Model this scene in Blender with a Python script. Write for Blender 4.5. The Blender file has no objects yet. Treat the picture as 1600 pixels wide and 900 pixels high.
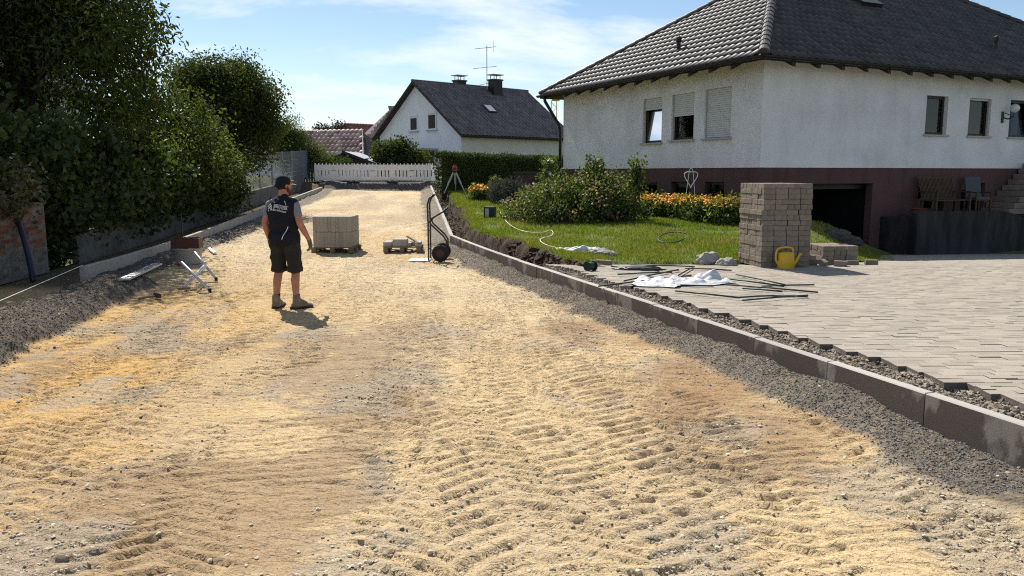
import bpy, bmesh, math, random
import numpy as np
from mathutils import Vector, Matrix, Euler
from mathutils.bvhtree import BVHTree
R = math.radians
random.seed(7)
rng = np.random.default_rng(7)
SC = bpy.context.scene
COL = SC.collection

# ------------------------------------------------------------------ camera, world, sun
F, PITCH, EYE = 1250.0, math.atan(180 / 1250), 1.8
cam = bpy.data.cameras.new('camera')
cam.lens = F / 1600 * 36
cam.sensor_width = 36
cam.clip_end = 5000
cam.clip_start = .05
co = bpy.data.objects.new('camera', cam)
COL.objects.link(co)
co.location = (0, 0, EYE)
co.rotation_euler = (math.pi / 2 - PITCH, 0, 0)
SC.camera = co
SUN_EL, SUN_AZ = 48.0, -27.0          # azimuth from +Y, negative to the left
w = bpy.data.worlds.new('World')
SC.world = w
w.use_nodes = True
nt = w.node_tree
nt.nodes.clear()
N = nt.nodes.new
lk = nt.links.new
out = N('ShaderNodeOutputWorld')
bg = N('ShaderNodeBackground')
bg.inputs['Strength'].default_value = .078
sky = N('ShaderNodeTexSky')
sky.sky_type = 'NISHITA'
sky.sun_disc = False
sky.sun_elevation = R(SUN_EL)
sky.sun_rotation = R(SUN_AZ)
sky.air_density = 1.0
sky.dust_density = .15
sky.ozone_density = 2.2
tc = N('ShaderNodeTexCoord')
sep = N('ShaderNodeSeparateXYZ')
lk(tc.outputs['Generated'], sep.inputs[0])
mz = N('ShaderNodeMath'); mz.operation = 'MAXIMUM'; mz.inputs[1].default_value = 0.0
lk(sep.outputs['Z'], mz.inputs[0])
ad = N('ShaderNodeMath'); ad.operation = 'ADD'; ad.inputs[1].default_value = .16
lk(mz.outputs[0], ad.inputs[0])
dx = N('ShaderNodeMath'); dx.operation = 'DIVIDE'
lk(sep.outputs['X'], dx.inputs[0]); lk(ad.outputs[0], dx.inputs[1])
dy = N('ShaderNodeMath'); dy.operation = 'DIVIDE'
lk(sep.outputs['Y'], dy.inputs[0]); lk(ad.outputs[0], dy.inputs[1])
cb = N('ShaderNodeCombineXYZ')
lk(dx.outputs[0], cb.inputs[0]); lk(dy.outputs[0], cb.inputs[1])
mp = N('ShaderNodeMapping')
mp.inputs['Rotation'].default_value = (0, 0, R(-28))
mp.inputs['Scale'].default_value = (.55, 1.0, 1)
mp.inputs['Location'].default_value = (0.4, 1.7, 0)
lk(cb.outputs[0], mp.inputs[0])
n1 = N('ShaderNodeTexNoise')
n1.inputs['Scale'].default_value = 1.05
n1.inputs['Detail'].default_value = 8
n1.inputs['Roughness'].default_value = .6
n1.inputs['Distortion'].default_value = .4
lk(mp.outputs[0], n1.inputs['Vector'])
cr = N('ShaderNodeValToRGB')
cr.color_ramp.elements[0].position = .48
cr.color_ramp.elements[1].position = .63
lk(n1.outputs['Fac'], cr.inputs[0])
mx = N('ShaderNodeMix'); mx.data_type = 'RGBA'
mx.inputs[7].default_value = (9.0, 9.4, 9.9, 1)
# pale veil low down plus streaks
vl = N('ShaderNodeMapRange')
vl.inputs['From Min'].default_value = .0; vl.inputs['From Max'].default_value = .17
vl.inputs['To Min'].default_value = .24; vl.inputs['To Max'].default_value = .0
lk(mz.outputs[0], vl.inputs['Value'])
mm = N('ShaderNodeMath'); mm.operation = 'MAXIMUM'
m8 = N('ShaderNodeMath'); m8.operation = 'MULTIPLY'; m8.inputs[1].default_value = .9
lk(cr.outputs[0], m8.inputs[0]); lk(m8.outputs[0], mm.inputs[0]); lk(vl.outputs[0], mm.inputs[1])
lk(mm.outputs[0], mx.inputs[0]); lk(sky.outputs[0], mx.inputs[6])
lk(mx.outputs[2], bg.inputs[0]); lk(bg.outputs[0], out.inputs[0])

sd = Vector((math.sin(R(SUN_AZ)) * math.cos(R(SUN_EL)), math.cos(R(SUN_AZ)) * math.cos(R(SUN_EL)), math.sin(R(SUN_EL))))
sl = bpy.data.lights.new('sun', 'SUN')
sl.energy = 5.0
sl.angle = R(.5)
sl.color = (1, .95, .86)
so = bpy.data.objects.new('sun', sl)
COL.objects.link(so)
so.rotation_euler = sd.to_track_quat('Z', 'Y').to_euler()
SC.view_settings.view_transform = 'Standard'
SC.view_settings.look = 'None'
SC.view_settings.exposure = .63
SC.view_settings.gamma = 1
SC.cycles.use_denoising = False
SC.cycles.pixel_filter_type = 'BLACKMAN_HARRIS'
SC.cycles.filter_width = 1.1
SC.cycles.max_bounces = 6
SC.cycles.transparent_max_bounces = 12

# ------------------------------------------------------------------ numeric helpers
def _h(ix, iy, iz, seed):
    n = (ix.astype(np.int64) * 374761393 + iy.astype(np.int64) * 668265263 + iz.astype(np.int64) * 2147483647 + seed * 1274126177) & 0xffffffff
    n = ((n ^ (n >> 13)) * 1274126177) & 0xffffffff
    n = ((n ^ (n >> 16)) * 2246822519) & 0xffffffff
    return ((n ^ (n >> 15)) & 0xffffff) / float(0xffffff)
def vn(x, y, seed=0):
    x = np.asarray(x, float); y = np.asarray(y, float)
    ix = np.floor(x); iy = np.floor(y); fx = x - ix; fy = y - iy
    fx = fx * fx * (3 - 2 * fx); fy = fy * fy * (3 - 2 * fy)
    z = np.zeros_like(ix)
    a = _h(ix, iy, z, seed); b = _h(ix + 1, iy, z, seed); c = _h(ix, iy + 1, z, seed); d = _h(ix + 1, iy + 1, z, seed)
    return (a * (1 - fx) + b * fx) * (1 - fy) + (c * (1 - fx) + d * fx) * fy
def fbm(x, y, seed=0, o=4):
    s = 0; a = .5; t = 0
    for i in range(o):
        s = s + a * vn(x * 2 ** i + 17.3 * i, y * 2 ** i - 9.1 * i, seed + i); t += a; a *= .5
    return s / t
def vn3(p, seed=0):
    i = np.floor(p); f = p - i; f = f * f * (3 - 2 * f)
    r = 0
    for dx in (0, 1):
        for dy in (0, 1):
            for dz in (0, 1):
                wt = (f[:, 0] if dx else 1 - f[:, 0]) * (f[:, 1] if dy else 1 - f[:, 1]) * (f[:, 2] if dz else 1 - f[:, 2])
                r = r + wt * _h(i[:, 0] + dx, i[:, 1] + dy, i[:, 2] + dz, seed)
    return r
def sst(a, b, x):
    t = np.clip((x - a) / (b - a), 0, 1); return t * t * (3 - 2 * t)
def gy(y):                            # road profile: level, then climbing, with a short ramp up to the street
    y = np.asarray(y, float)
    a = .0375 / 7 * np.clip(y - 13, 0, 7) ** 2 / 2
    b = .0375 * np.clip(y - 20, 0, 20.3)
    t = np.clip((y - 40.2) / 1.0, 0, 1)
    return a + b + .37 * t * t * (3 - 2 * t) + .012 * np.clip(y - 41.2, 0, 25)
def lawn_z(y): return np.interp(y, [5, 11, 13.3, 20, 22, 32, 41, 60], [.28, .28, .31, .53, .58, 1.02, 1.33, 1.62])
def drive_z(y): return .295 - .08 * np.clip(np.asarray(y, float) - 13, 0, 11)
def kx(y):                            # line of the right kerb
    y = np.asarray(y, float)
    return np.where(y < 18.5, 3.1 - .326 * (y - 4.7), -1.4 - .123 * (y - 18.5))
def kl(y): return -6.96 - .084 * (np.asarray(y, float) - 12.87)      # line of the left kerb
def wallx(y): return -8.38 - .085 * (np.asarray(y, float) - 14.24)
def ray(u, v):
    return Vector((u - 800, math.cos(PITCH) * F + math.sin(PITCH) * (450 - v), -math.sin(PITCH) * F + math.cos(PITCH) * (450 - v)))
def aty(u, v, y):
    r = ray(u, v); return Vector((0, 0, EYE)) + r * (y / r.y)
def atz(u, v, z):
    r = ray(u, v); return Vector((0, 0, EYE)) + r * ((z - EYE) / r.z)

# ------------------------------------------------------------------ materials
def mat(name, c, rough=.8, c2=None, vs=3., bump=0., bs=40., rnd=0., tone=0., attr=None, spec=.3, metal=0., detail=5, vlo=.35, vhi=.65, stretch=None, trans=0., gen=False, c3=None, vs3=30., objoff=False, topcol=None, streak=0., zgrad=0.):
    m = bpy.data.materials.new(name); m.use_nodes = True
    t = m.node_tree; n = t.nodes; b = n['Principled BSDF']; L = t.links.new
    b.inputs['Roughness'].default_value = rough
    b.inputs['Specular IOR Level'].default_value = spec
    b.inputs['Metallic'].default_value = metal
    tcn = n.new('ShaderNodeTexCoord'); src = tcn.outputs['Object']
    if objoff:
        oi0 = n.new('ShaderNodeObjectInfo'); ms0 = n.new('ShaderNodeMath'); ms0.operation = 'MULTIPLY'; ms0.inputs[1].default_value = 91.7; L(oi0.outputs['Random'], ms0.inputs[0])
        va = n.new('ShaderNodeVectorMath'); L(src, va.inputs[0]); L(ms0.outputs[0], va.inputs[1]); src = va.outputs[0]
    if stretch:
        q = n.new('ShaderNodeMapping'); q.inputs['Scale'].default_value = stretch; L(src, q.inputs[0]); src = q.outputs[0]
    col = None
    if attr:
        a = n.new('ShaderNodeAttribute'); a.attribute_name = attr; col = a.outputs['Color']
    else:
        rg = n.new('ShaderNodeRGB'); rg.outputs[0].default_value = (*c, 1); col = rg.outputs[0]
    def mixin(colr, c2, vs, lo, hi):
        x = n.new('ShaderNodeTexNoise'); x.inputs['Scale'].default_value = vs; x.inputs['Detail'].default_value = detail
        x.inputs['Roughness'].default_value = .6
        L(src, x.inputs['Vector'])
        r = n.new('ShaderNodeMapRange'); r.inputs['From Min'].default_value = lo; r.inputs['From Max'].default_value = hi
        fac = x.outputs['Fac']
        if zgrad:
            sz = n.new('ShaderNodeSeparateXYZ'); L(tcn.outputs['Object'], sz.inputs[0])
            mz_ = n.new('ShaderNodeMath'); mz_.operation = 'MULTIPLY_ADD'; mz_.inputs[1].default_value = zgrad; L(sz.outputs['Z'], mz_.inputs[0]); L(fac, mz_.inputs[2]); fac = mz_.outputs[0]
        L(fac, r.inputs['Value'])
        k = n.new('ShaderNodeMix'); k.data_type = 'RGBA'; L(r.outputs[0], k.inputs[0]); L(colr, k.inputs[6]); k.inputs[7].default_value = (*c2, 1)
        return k.outputs[2]
    if c2: col = mixin(col, c2, vs, vlo, vhi)
    if c3: col = mixin(col, c3, vs3, .5, .75)
    if topcol:  # faces turned upward take this colour, the sides keep the base
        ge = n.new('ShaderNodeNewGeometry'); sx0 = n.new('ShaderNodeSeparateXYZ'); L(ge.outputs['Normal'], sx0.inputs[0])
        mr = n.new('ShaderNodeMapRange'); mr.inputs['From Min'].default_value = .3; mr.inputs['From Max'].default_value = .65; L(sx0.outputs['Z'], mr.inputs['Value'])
        kk = n.new('ShaderNodeMix'); kk.data_type = 'RGBA'; L(mr.outputs[0], kk.inputs[0]); L(col, kk.inputs[6]); kk.inputs[7].default_value = (*topcol, 1); col = kk.outputs[2]
    if streak:
        q2 = n.new('ShaderNodeMapping'); q2.inputs['Scale'].default_value = (2.2, 2.2, .22); L(tcn.outputs['Object'], q2.inputs[0])
        x2 = n.new('ShaderNodeTexNoise'); x2.inputs['Scale'].default_value = 1.6; x2.inputs['Detail'].default_value = 6; L(q2.outputs[0], x2.inputs['Vector'])
        r2 = n.new('ShaderNodeMapRange'); r2.inputs['From Min'].default_value = .52; r2.inputs['From Max'].default_value = .75; r2.inputs['To Min'].default_value = 1; r2.inputs['To Max'].default_value = 1 - streak; L(x2.outputs['Fac'], r2.inputs['Value'])
        v2 = n.new('ShaderNodeVectorMath'); v2.operation = 'SCALE'; L(col, v2.inputs[0]); L(r2.outputs[0], v2.inputs['Scale']); col = v2.outputs[0]
    def scale_by(colr, fac, amt):
        r = n.new('ShaderNodeMapRange'); r.inputs['To Min'].default_value = 1 - amt; r.inputs['To Max'].default_value = 1 + amt
        L(fac, r.inputs['Value'])
        v = n.new('ShaderNodeVectorMath'); v.operation = 'SCALE'; L(colr, v.inputs[0]); L(r.outputs[0], v.inputs['Scale'])
        return v.outputs[0]
    if rnd:
        oi = n.new('ShaderNodeObjectInfo'); col = scale_by(col, oi.outputs['Random'], rnd)
    if tone:
        a = n.new('ShaderNodeAttribute'); a.attribute_name = 'tone'; col = scale_by(col, a.outputs['Fac'], tone)
    L(col, b.inputs['Base Color'])
    if bump:
        x = n.new('ShaderNodeTexNoise'); x.inputs['Scale'].default_value = bs; x.inputs['Detail'].default_value = 6; x.inputs['Roughness'].default_value = .65
        L(src, x.inputs['Vector'])
        k = n.new('ShaderNodeBump'); k.inputs['Strength'].default_value = min(1, bump); k.inputs['Distance'].default_value = .02 if bump <= 1 else .02 * bump
        L(x.outputs['Fac'], k.inputs['Height']); L(k.outputs[0], b.inputs['Normal'])
    if trans:
        tr = n.new('ShaderNodeBsdfTranslucent'); L(scale_vec(t, col, (1.25, 1.35, .55)), tr.inputs['Color'])
        ms = n.new('ShaderNodeMixShader'); ms.inputs[0].default_value = trans
        L(b.outputs[0], ms.inputs[1]); L(tr.outputs[0], ms.inputs[2]); L(ms.outputs[0], n['Material Output'].inputs['Surface'])
    return m
def scale_vec(t, col, v):
    k = t.nodes.new('ShaderNodeVectorMath'); k.operation = 'MULTIPLY'; t.links.new(col, k.inputs[0]); k.inputs[1].default_value = v
    return k.outputs[0]
def glass_mat():
    m = bpy.data.materials.new('window_glass'); m.use_nodes = True
    t = m.node_tree; n = t.nodes; n.remove(n['Principled BSDF'])
    tr = n.new('ShaderNodeBsdfTransparent'); tr.inputs[0].default_value = (.55, .6, .6, 1)
    g = n.new('ShaderNodeBsdfGlossy'); g.inputs['Roughness'].default_value = .03
    lw = n.new('ShaderNodeLayerWeight'); lw.inputs['Blend'].default_value = .35
    ms = n.new('ShaderNodeMixShader'); t.links.new(lw.outputs['Fresnel'], ms.inputs[0])
    t.links.new(tr.outputs[0], ms.inputs[1]); t.links.new(g.outputs[0], ms.inputs[2]); t.links.new(ms.outputs[0], n['Material Output'].inputs['Surface'])
    return m
M = dict(
    stucco=mat('white_stucco', (.74, .74, .75), .95, (.60, .595, .595), .8, bump=.6, bs=13, c3=(.68, .68, .69), vs3=14, streak=.07),
    plinth=mat('plum_plinth', (.105, .058, .053), .9, (.086, .049, .046), 1.5, bump=.5, bs=30, streak=.25),
    tile=mat('roof_tile', (.05, .043, .042), .50, (.078, .07, .068), 2.0, bump=.2, bs=60, rnd=.25, spec=.2),
    tilef=mat('roof_tile_field', (.05, .043, .042), .50, (.078, .07, .068), 2.0, bump=.2, bs=60, tone=.25, spec=.2),
    tilebrown=mat('brown_roof_tile', (.075, .052, .047), .33, (.12, .09, .08), 2.0, tone=.4, spec=.8),
    tilered=mat('red_roof_tile', (.20, .07, .05), .6, (.26, .11, .08), 2.0, tone=.3),
    tilepink=mat('weathered_red_tile', (.30, .19, .16), .6, (.40, .29, .25), 2.0, tone=.4),
    deck=mat('roof_deck', (.03, .028, .028), .8),
    darkwood=mat('dark_wood', (.03, .022, .018), .7, (.05, .04, .035), 8),
    gutter=mat('dark_gutter', (.025, .022, .022), .45, metal=.3),
    shutter=mat('shutter_slats', (.55, .55, .53), .6, rnd=.04),
    sill=mat('window_sill', (.42, .40, .39), .6, (.34, .33, .32), 12),
    frame=mat('dark_frame', (.03, .024, .02), .45),
    whiteframe=mat('white_frame', (.7, .7, .7), .5),
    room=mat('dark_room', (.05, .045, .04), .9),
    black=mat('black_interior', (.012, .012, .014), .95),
    curtain=mat('curtain', (.5, .5, .5), .9, (.35, .35, .36), 10, stretch=(6, 6, .3)),
    glass=glass_mat(),
    concrete=mat('kerb_concrete', (.40, .37, .33), .9, (.33, .305, .27), 5, bump=.35, bs=60, rnd=.06),
    wetkerb=mat('damp_kerb_concrete', (.085, .07, .058), .8, (.21, .19, .165), 1.15, bump=.3, bs=70, rnd=.10, vlo=.47, vhi=.53, stretch=(2.2, 2.2, 1.3), detail=5, objoff=True, zgrad=.55, topcol=(.36, .335, .30)),
    oldconc=mat('old_concrete', (.20, .185, .165), .95, (.10, .095, .085), 2.2, bump=.6, bs=25),
    retain=mat('stained_concrete', (.045, .043, .043), .95, (.013, .012, .013), 1.6, bump=.5, bs=20, stretch=(1.6, 1.6, .5)),
    brick=mat('red_brick', (.26, .095, .055), .95, (.17, .075, .05), 6, bump=.8, bs=40, rnd=.35),
    stonebrick=mat('grey_brick', (.24, .21, .18), .95, (.14, .12, .10), 5, bump=.8, bs=40, rnd=.3),
    mortar=mat('mortar', (.22, .19, .16), 1, (.14, .12, .10), 6, bump=.8, bs=50),
    dirt=mat('road_dirt', (.4, .3, .2), .98, bump=.6, bs=110, attr='col', spec=.1, c2=(.42, .305, .175), vs=9, vlo=.54, vhi=.9, c3=(.36, .265, .16), vs3=60),
    soil=mat('cut_soil', (.045, .029, .018), 1, (.085, .057, .035), 7, bump=1.2, bs=22, c3=(.05, .033, .02), vs3=14),
    lawn=mat('lawn', (.08, .115, .018), 1, (.11, .13, .028), 1.2, bump=1, bs=30, c3=(.10, .095, .035), vs3=8),
    blade=mat('grass_blade', (.145, .20, .026), .7, tone=.5, c2=(.22, .21, .06), vs=.8, trans=.35, spec=.2),
    ground=mat('ground', (.10, .10, .05), 1, (.07, .09, .03), .2, bump=.5, bs=5),
    asphalt=mat('asphalt', (.05, .05, .052), .9, (.065, .065, .065), 2, bump=.4, bs=60),
    paver=mat('paver', (.10, .085, .07), .9, (.15, .13, .11), 7, bump=.45, bs=70, rnd=.13, topcol=(.31, .27, .221)),
    paverf=mat('paver_field', (.315, .275, .225), .9, (.27, .235, .19), 3, bump=.4, bs=70, tone=.13),
    sand=mat('bedding_sand', (.25, .21, .165), 1, (.16, .135, .105), 5, bump=1, bs=60),
    stone1=mat('pale_pebbles', (.43, .37, .28), .85, tone=.42, bump=.2, bs=60),
    stone2=mat('grey_gravel', (.155, .14, .12), .95, tone=.55, bump=.3, bs=60),
    stone4=mat('dark_damp_gravel', (.085, .079, .072), .9, tone=.55, bump=.3, bs=60),
    stone3=mat('bed_gravel', (.24, .20, .155), .95, tone=.5, bump=.3, bs=60),
    bark=mat('bark', (.07, .055, .04), 1, (.04, .03, .025), 6, bump=1, bs=20, stretch=(3, 3, .6)),
    leafdark=mat('dark_leaves', (.046, .064, .019), .65, tone=.75, trans=.40, c2=(.058, .07, .02), vs=.7, spec=.2),
    leafvine=mat('vine_leaves', (.042, .068, .02), .6, tone=.65, trans=.38, c2=(.065, .085, .022), vs=.8, spec=.35),
    leaflight=mat('light_leaves', (.095, .115, .028), .6, tone=.75, trans=.45, c2=(.036, .052, .014), vs=.9),
    leafmid=mat('rose_leaves', (.11, .14, .034), .55, tone=.6, trans=.35, c2=(.075, .105, .026), vs=1.1, spec=.4),
    leafpink=mat('reddish_leaves', (.30, .20, .14), .6, tone=.5, trans=.3),
    leafpale=mat('pale_edged_leaves', (.13, .12, .06), .6, tone=.6, trans=.25, c2=(.06, .06, .03), vs=2.5),
    leafplum=mat('plum_leaves', (.05, .025, .028), .6, tone=.5, trans=.2),
    hedge=mat('hedge_needles', (.034, .058, .015), .75, tone=.6, trans=.2, c2=(.055, .08, .02), vs=.8),
    lav=mat('lavender_leaves', (.09, .095, .095), .8, tone=.4, trans=.15),
    flor=mat('orange_petals', (.82, .33, .025), .6, tone=.35, trans=.2, c2=(.86, .47, .04), vs=2),
    flwhite=mat('white_petals', (.8, .8, .76), .6, tone=.1, trans=.2),
    barrier=mat('barrier_plastic', (.84, .82, .79), .5, (.76, .74, .71), 3),
    rubber=mat('black_rubber', (.02, .02, .02), .8),
    steel=mat('painted_dark_steel', (.02, .017, .016), .45, spec=.4),
    alu=mat('aluminium', (.48, .48, .49), .4, metal=.7, c2=(.5, .5, .5), vs=9),
    galv=mat('galvanised', (.36, .38, .40), .5, metal=.5),
    fencewire=mat('grey_fence_wire', (.20, .22, .24), .6),
    strip=mat('grey_privacy_strip', (.085, .092, .108), .7, rnd=.08),
    wood=mat('pallet_wood', (.23, .17, .11), .9, (.15, .11, .07), 5, bump=.3, bs=40, rnd=.15),
    benchwood=mat('bench_wood', (.075, .042, .025), .7, (.05, .03, .018), 6, rnd=.12),
    yellow=mat('yellow_plastic', (.58, .37, .02), .5, (.40, .27, .05), 9, vlo=.55, vhi=.8, spec=.4),
    redtray=mat('dark_red_plastic', (.07, .02, .018), .5),
    greytub=mat('grey_plastic', (.33, .33, .33), .5),
    green=mat('green_plastic', (.008, .032, .024), .5),
    greenrod=mat('dark_green_rod', (.025, .045, .035), .5),
    bluepipe=mat('dark_blue_pipe', (.02, .025, .06), .5),
    sheet=mat('white_plastic_sheet', (.56, .56, .58), .5, (.44, .44, .45), 6, bump=.4, bs=14),
    sack=mat('cement_sack_paper', (.36, .345, .31), .8, (.22, .21, .19), 6, bump=.7, bs=18),
    string=mat('string', (.75, .72, .62), .8),
    redlaser=mat('laser_housing', (.35, .05, .04), .5),
    skin=mat('skin', (.42, .20, .13), .6, (.36, .16, .10), 8, spec=.35),
    navy=mat('navy_fabric', (.006, .007, .014), .9, (.010, .011, .019), 6, bump=.4, bs=30),
    shorts=mat('charcoal_fabric', (.022, .019, .017), .95, (.03, .026, .023), 6, bump=.4, bs=30),
    shirt=mat('grey_shirt', (.20, .20, .235), .9, bump=.3, bs=40),
    boot=mat('worn_leather', (.24, .19, .14), .8, (.15, .12, .09), 10, bump=.3, bs=40),
    sole=mat('boot_sole', (.03, .027, .025), .8),
    sock=mat('black_sock', (.012, .012, .013), .95),
    glove=mat('grey_glove', (.16, .145, .13), .9, (.09, .08, .075), 14),
    beard=mat('short_beard', (.11, .06, .042), .85, (.07, .04, .03), 60),
    hair=mat('dark_hair', (.016, .011, .008), .8),
    print=mat('white_print', (.62, .62, .62), .7),
    piping=mat('reflective_piping', (.75, .75, .72), .5),
    dwall=mat('cream_render', (.66, .63, .55), .9, (.60, .575, .50), 1.2),
    gwall=mat('white_render', (.78, .785, .79), .9, (.72, .725, .735), 1.2),
    greenwall=mat('pale_green_render', (.42, .46, .43), .9),
    planter=mat('dark_red_planter', (.12, .03, .02), .7),
    cushion=mat('grey_cushion', (.08, .085, .095), .9),
    stair=mat('stair_block', (.20, .165, .14), .95, (.15, .125, .105), 4, bump=.4, bs=30, rnd=.1),
    coping=mat('slate_coping', (.06, .06, .065), .7),
    stonegrey=mat('grey_rubble', (.10, .097, .093), .95, (.05, .05, .05), 4, bump=.9, bs=18),
    lampglass=mat('milky_lamp_glass', (.6, .6, .58), .2),
)

def relief(m, layers):
    """fine crisp scuff relief: stretched noise cut to small steps, added under the material's own bump"""
    t = m.node_tree; n = t.nodes; L = t.links.new; tcn = [q for q in n if q.type == 'TEX_COORD'][0]; bp = [q for q in n if q.type == 'BUMP'][0]; prev = None
    for ang, sc, dist, lo, hi in layers:
        mp_ = n.new('ShaderNodeMapping'); mp_.inputs['Rotation'].default_value = (0, 0, R(ang)); L(tcn.outputs['Object'], mp_.inputs[0])
        mp2 = n.new('ShaderNodeMapping'); mp2.inputs['Scale'].default_value = sc; L(mp_.outputs[0], mp2.inputs[0])
        x = n.new('ShaderNodeTexNoise'); x.inputs['Scale'].default_value = 1; x.inputs['Detail'].default_value = 4; x.inputs['Distortion'].default_value = .6; L(mp2.outputs[0], x.inputs['Vector'])
        r_ = n.new('ShaderNodeMapRange'); r_.inputs['From Min'].default_value = lo; r_.inputs['From Max'].default_value = hi; L(x.outputs['Fac'], r_.inputs['Value'])
        b = n.new('ShaderNodeBump'); b.inputs['Strength'].default_value = 1; b.inputs['Distance'].default_value = dist; L(r_.outputs[0], b.inputs['Height'])
        if prev: L(prev.outputs[0], b.inputs['Normal'])
        prev = b
    L(prev.outputs[0], bp.inputs['Normal'])
relief(M['dirt'], [(17, (3.2, 13, 5), .008, .52, .56), (-19, (3.0, 14, 5), .008, .53, .57), (4, (9, 26, 8), .005, .50, .56), (0, (42, 55, 40), .0028, .52, .62)])
# ------------------------------------------------------------------ object helpers
def tag(o, label=None, cat=None, group=None, kind=None):
    if label: o['label'] = label
    if cat: o['category'] = cat
    if group: o['group'] = group
    if kind: o['kind'] = kind
    return o
def thing(name, label, cat, loc=(0, 0, 0), rz=0., group=None):
    o = bpy.data.objects.new(name, None); COL.objects.link(o)
    o.location = loc; o.rotation_euler = (0, 0, rz)
    return tag(o, label, cat, group)
def struct(name, loc=(0, 0, 0)):
    o = bpy.data.objects.new(name, None); COL.objects.link(o); o.location = loc; o['kind'] = 'structure'; return o
def link(name, me, parent=None, loc=None, rot=None):
    o = bpy.data.objects.new(name, me); COL.objects.link(o)
    if parent: o.parent = parent
    if loc is not None: o.location = loc
    if rot is not None: o.rotation_euler = rot
    return o
def chaikin(p, n=2):
    p = [Vector(q) for q in p]
    for _ in range(n):
        p = [p[0]] + [q for a, b in zip(p, p[1:]) for q in (a.lerp(b, .25), a.lerp(b, .75))] + [p[-1]]
    return p
class MB:
    def __init__(s): s.v = []; s.f = []
    def add(s, vs, fs):
        k = len(s.v); s.v += [tuple(p) for p in vs]; s.f += [tuple(i + k for i in f) for f in fs]; return s
    def quad(s, *p): return s.add(p, [tuple(range(len(p)))])
    def box(s, c, size, rz=0, rot=None, ch=0):
        hx, hy, hz = (a / 2 for a in size); m = rot.to_matrix() if rot else Matrix.Rotation(rz, 3, 'Z'); c = Vector(c)
        if not ch:
            vs = [c + m @ Vector((x, y, z)) for z in (-hz, hz) for x, y in ((-hx, -hy), (hx, -hy), (hx, hy), (-hx, hy))]
            return s.add(vs, [(3, 2, 1, 0), (4, 5, 6, 7), (0, 1, 5, 4), (1, 2, 6, 5), (2, 3, 7, 6), (3, 0, 4, 7)])
        vs = []
        for z, i in ((-hz, 0), (hz - ch, 0), (hz, ch)):
            vs += [c + m @ Vector((x * (hx - i), y * (hy - i), z)) for x, y in ((-1, -1), (1, -1), (1, 1), (-1, 1))]
        fs = [(3, 2, 1, 0), (8, 9, 10, 11)]
        for k in (0, 4):
            fs += [(k + i, k + (i + 1) % 4, k + 4 + (i + 1) % 4, k + 4 + i) for i in range(4)]
        return s.add(vs, fs)
    def tube(s, pts, r, n=8, cap=True):
        pts = [Vector(p) for p in pts]; rs = r if isinstance(r, (list, tuple)) else [r] * len(pts)
        vs = []; fs = []; prev = None
        for i, p in enumerate(pts):
            d = (pts[min(i + 1, len(pts) - 1)] - pts[max(i - 1, 0)]).normalized()
            if prev is None:
                a = d.orthogonal().normalized()
            else:
                a = (prev - d * prev.dot(d)); a = a.normalized() if a.length > 1e-6 else d.orthogonal().normalized()
            prev = a; b = d.cross(a)
            vs += [p + (a * math.cos(t) + b * math.sin(t)) * rs[i] for t in (2 * math.pi * k / n for k in range(n))]
        for i in range(len(pts) - 1):
            fs += [(i * n + k, i * n + (k + 1) % n, (i + 1) * n + (k + 1) % n, (i + 1) * n + k) for k in range(n)]
        if cap: fs += [tuple(range(n - 1, -1, -1)), tuple(range(len(vs) - n, len(vs)))]
        return s.add(vs, fs)
    def lathe(s, prof, c=(0, 0, 0), n=16, sy=1.):
        vs = []; fs = []; c = Vector(c)
        for r_, z in prof: vs += [c + Vector((r_ * math.cos(2 * math.pi * k / n), sy * r_ * math.sin(2 * math.pi * k / n), z)) for k in range(n)]
        for i in range(len(prof) - 1):
            fs += [(i * n + k, i * n + (k + 1) % n, (i + 1) * n + (k + 1) % n, (i + 1) * n + k) for k in range(n)]
        return s.add(vs, fs)
    def holed(s, O, U, V, Wd, L, H, holes, th=None, rev=None):
        """panel L x H from O along U, V; holes (u0,u1,v0,v1); Wd = inward unit; rev = reveal depth; th = full thickness (adds a back)"""
        O, U, V, Wd = Vector(O), Vector(U), Vector(V), Vector(Wd)
        us = sorted({0, L, *[h[0] for h in holes], *[h[1] for h in holes]}); vs = sorted({0, H, *[h[2] for h in holes], *[h[3] for h in holes]})
        P = lambda u, v, d=0: O + U * u + V * v + Wd * d
        for a, b in zip(us, us[1:]):
            for c, d in zip(vs, vs[1:]):
                m, k = (a + b) / 2, (c + d) / 2
                if any(h[0] < m < h[1] and h[2] < k < h[3] for h in holes): continue
                s.quad(P(a, c), P(b, c), P(b, d), P(a, d))
                if th: s.quad(P(a, d, th), P(b, d, th), P(b, c, th), P(a, c, th))
        dep = th or rev
        for h in holes:
            a, b, c, d = h
            for p, q in (((a, c), (b, c)), ((b, c), (b, d)), ((b, d), (a, d)), ((a, d), (a, c))):
                s.quad(P(*p), P(*p, dep), P(*q, dep), P(*q))
        if th:
            for p, q in (((0, 0), (L, 0)), ((L, 0), (L, H)), ((L, H), (0, H)), ((0, H), (0, 0))):
                s.quad(P(*q), P(*q, th), P(*p, th), P(*p))
        return s
    def build(s, name, m, parent=None, smooth=False, fix=False):
        me = bpy.data.meshes.new(name); me.from_pydata(s.v, [], s.f); me.materials.append(m)
        if fix:
            b = bmesh.new(); b.from_mesh(me); bmesh.ops.remove_doubles(b, verts=b.verts, dist=1e-5); bmesh.ops.recalc_face_normals(b, faces=b.faces); b.to_mesh(me); b.free()
        if smooth: me.polygons.foreach_set('use_smooth', [True] * len(me.polygons))
        me.update()
        return link(name, me, parent)
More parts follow.
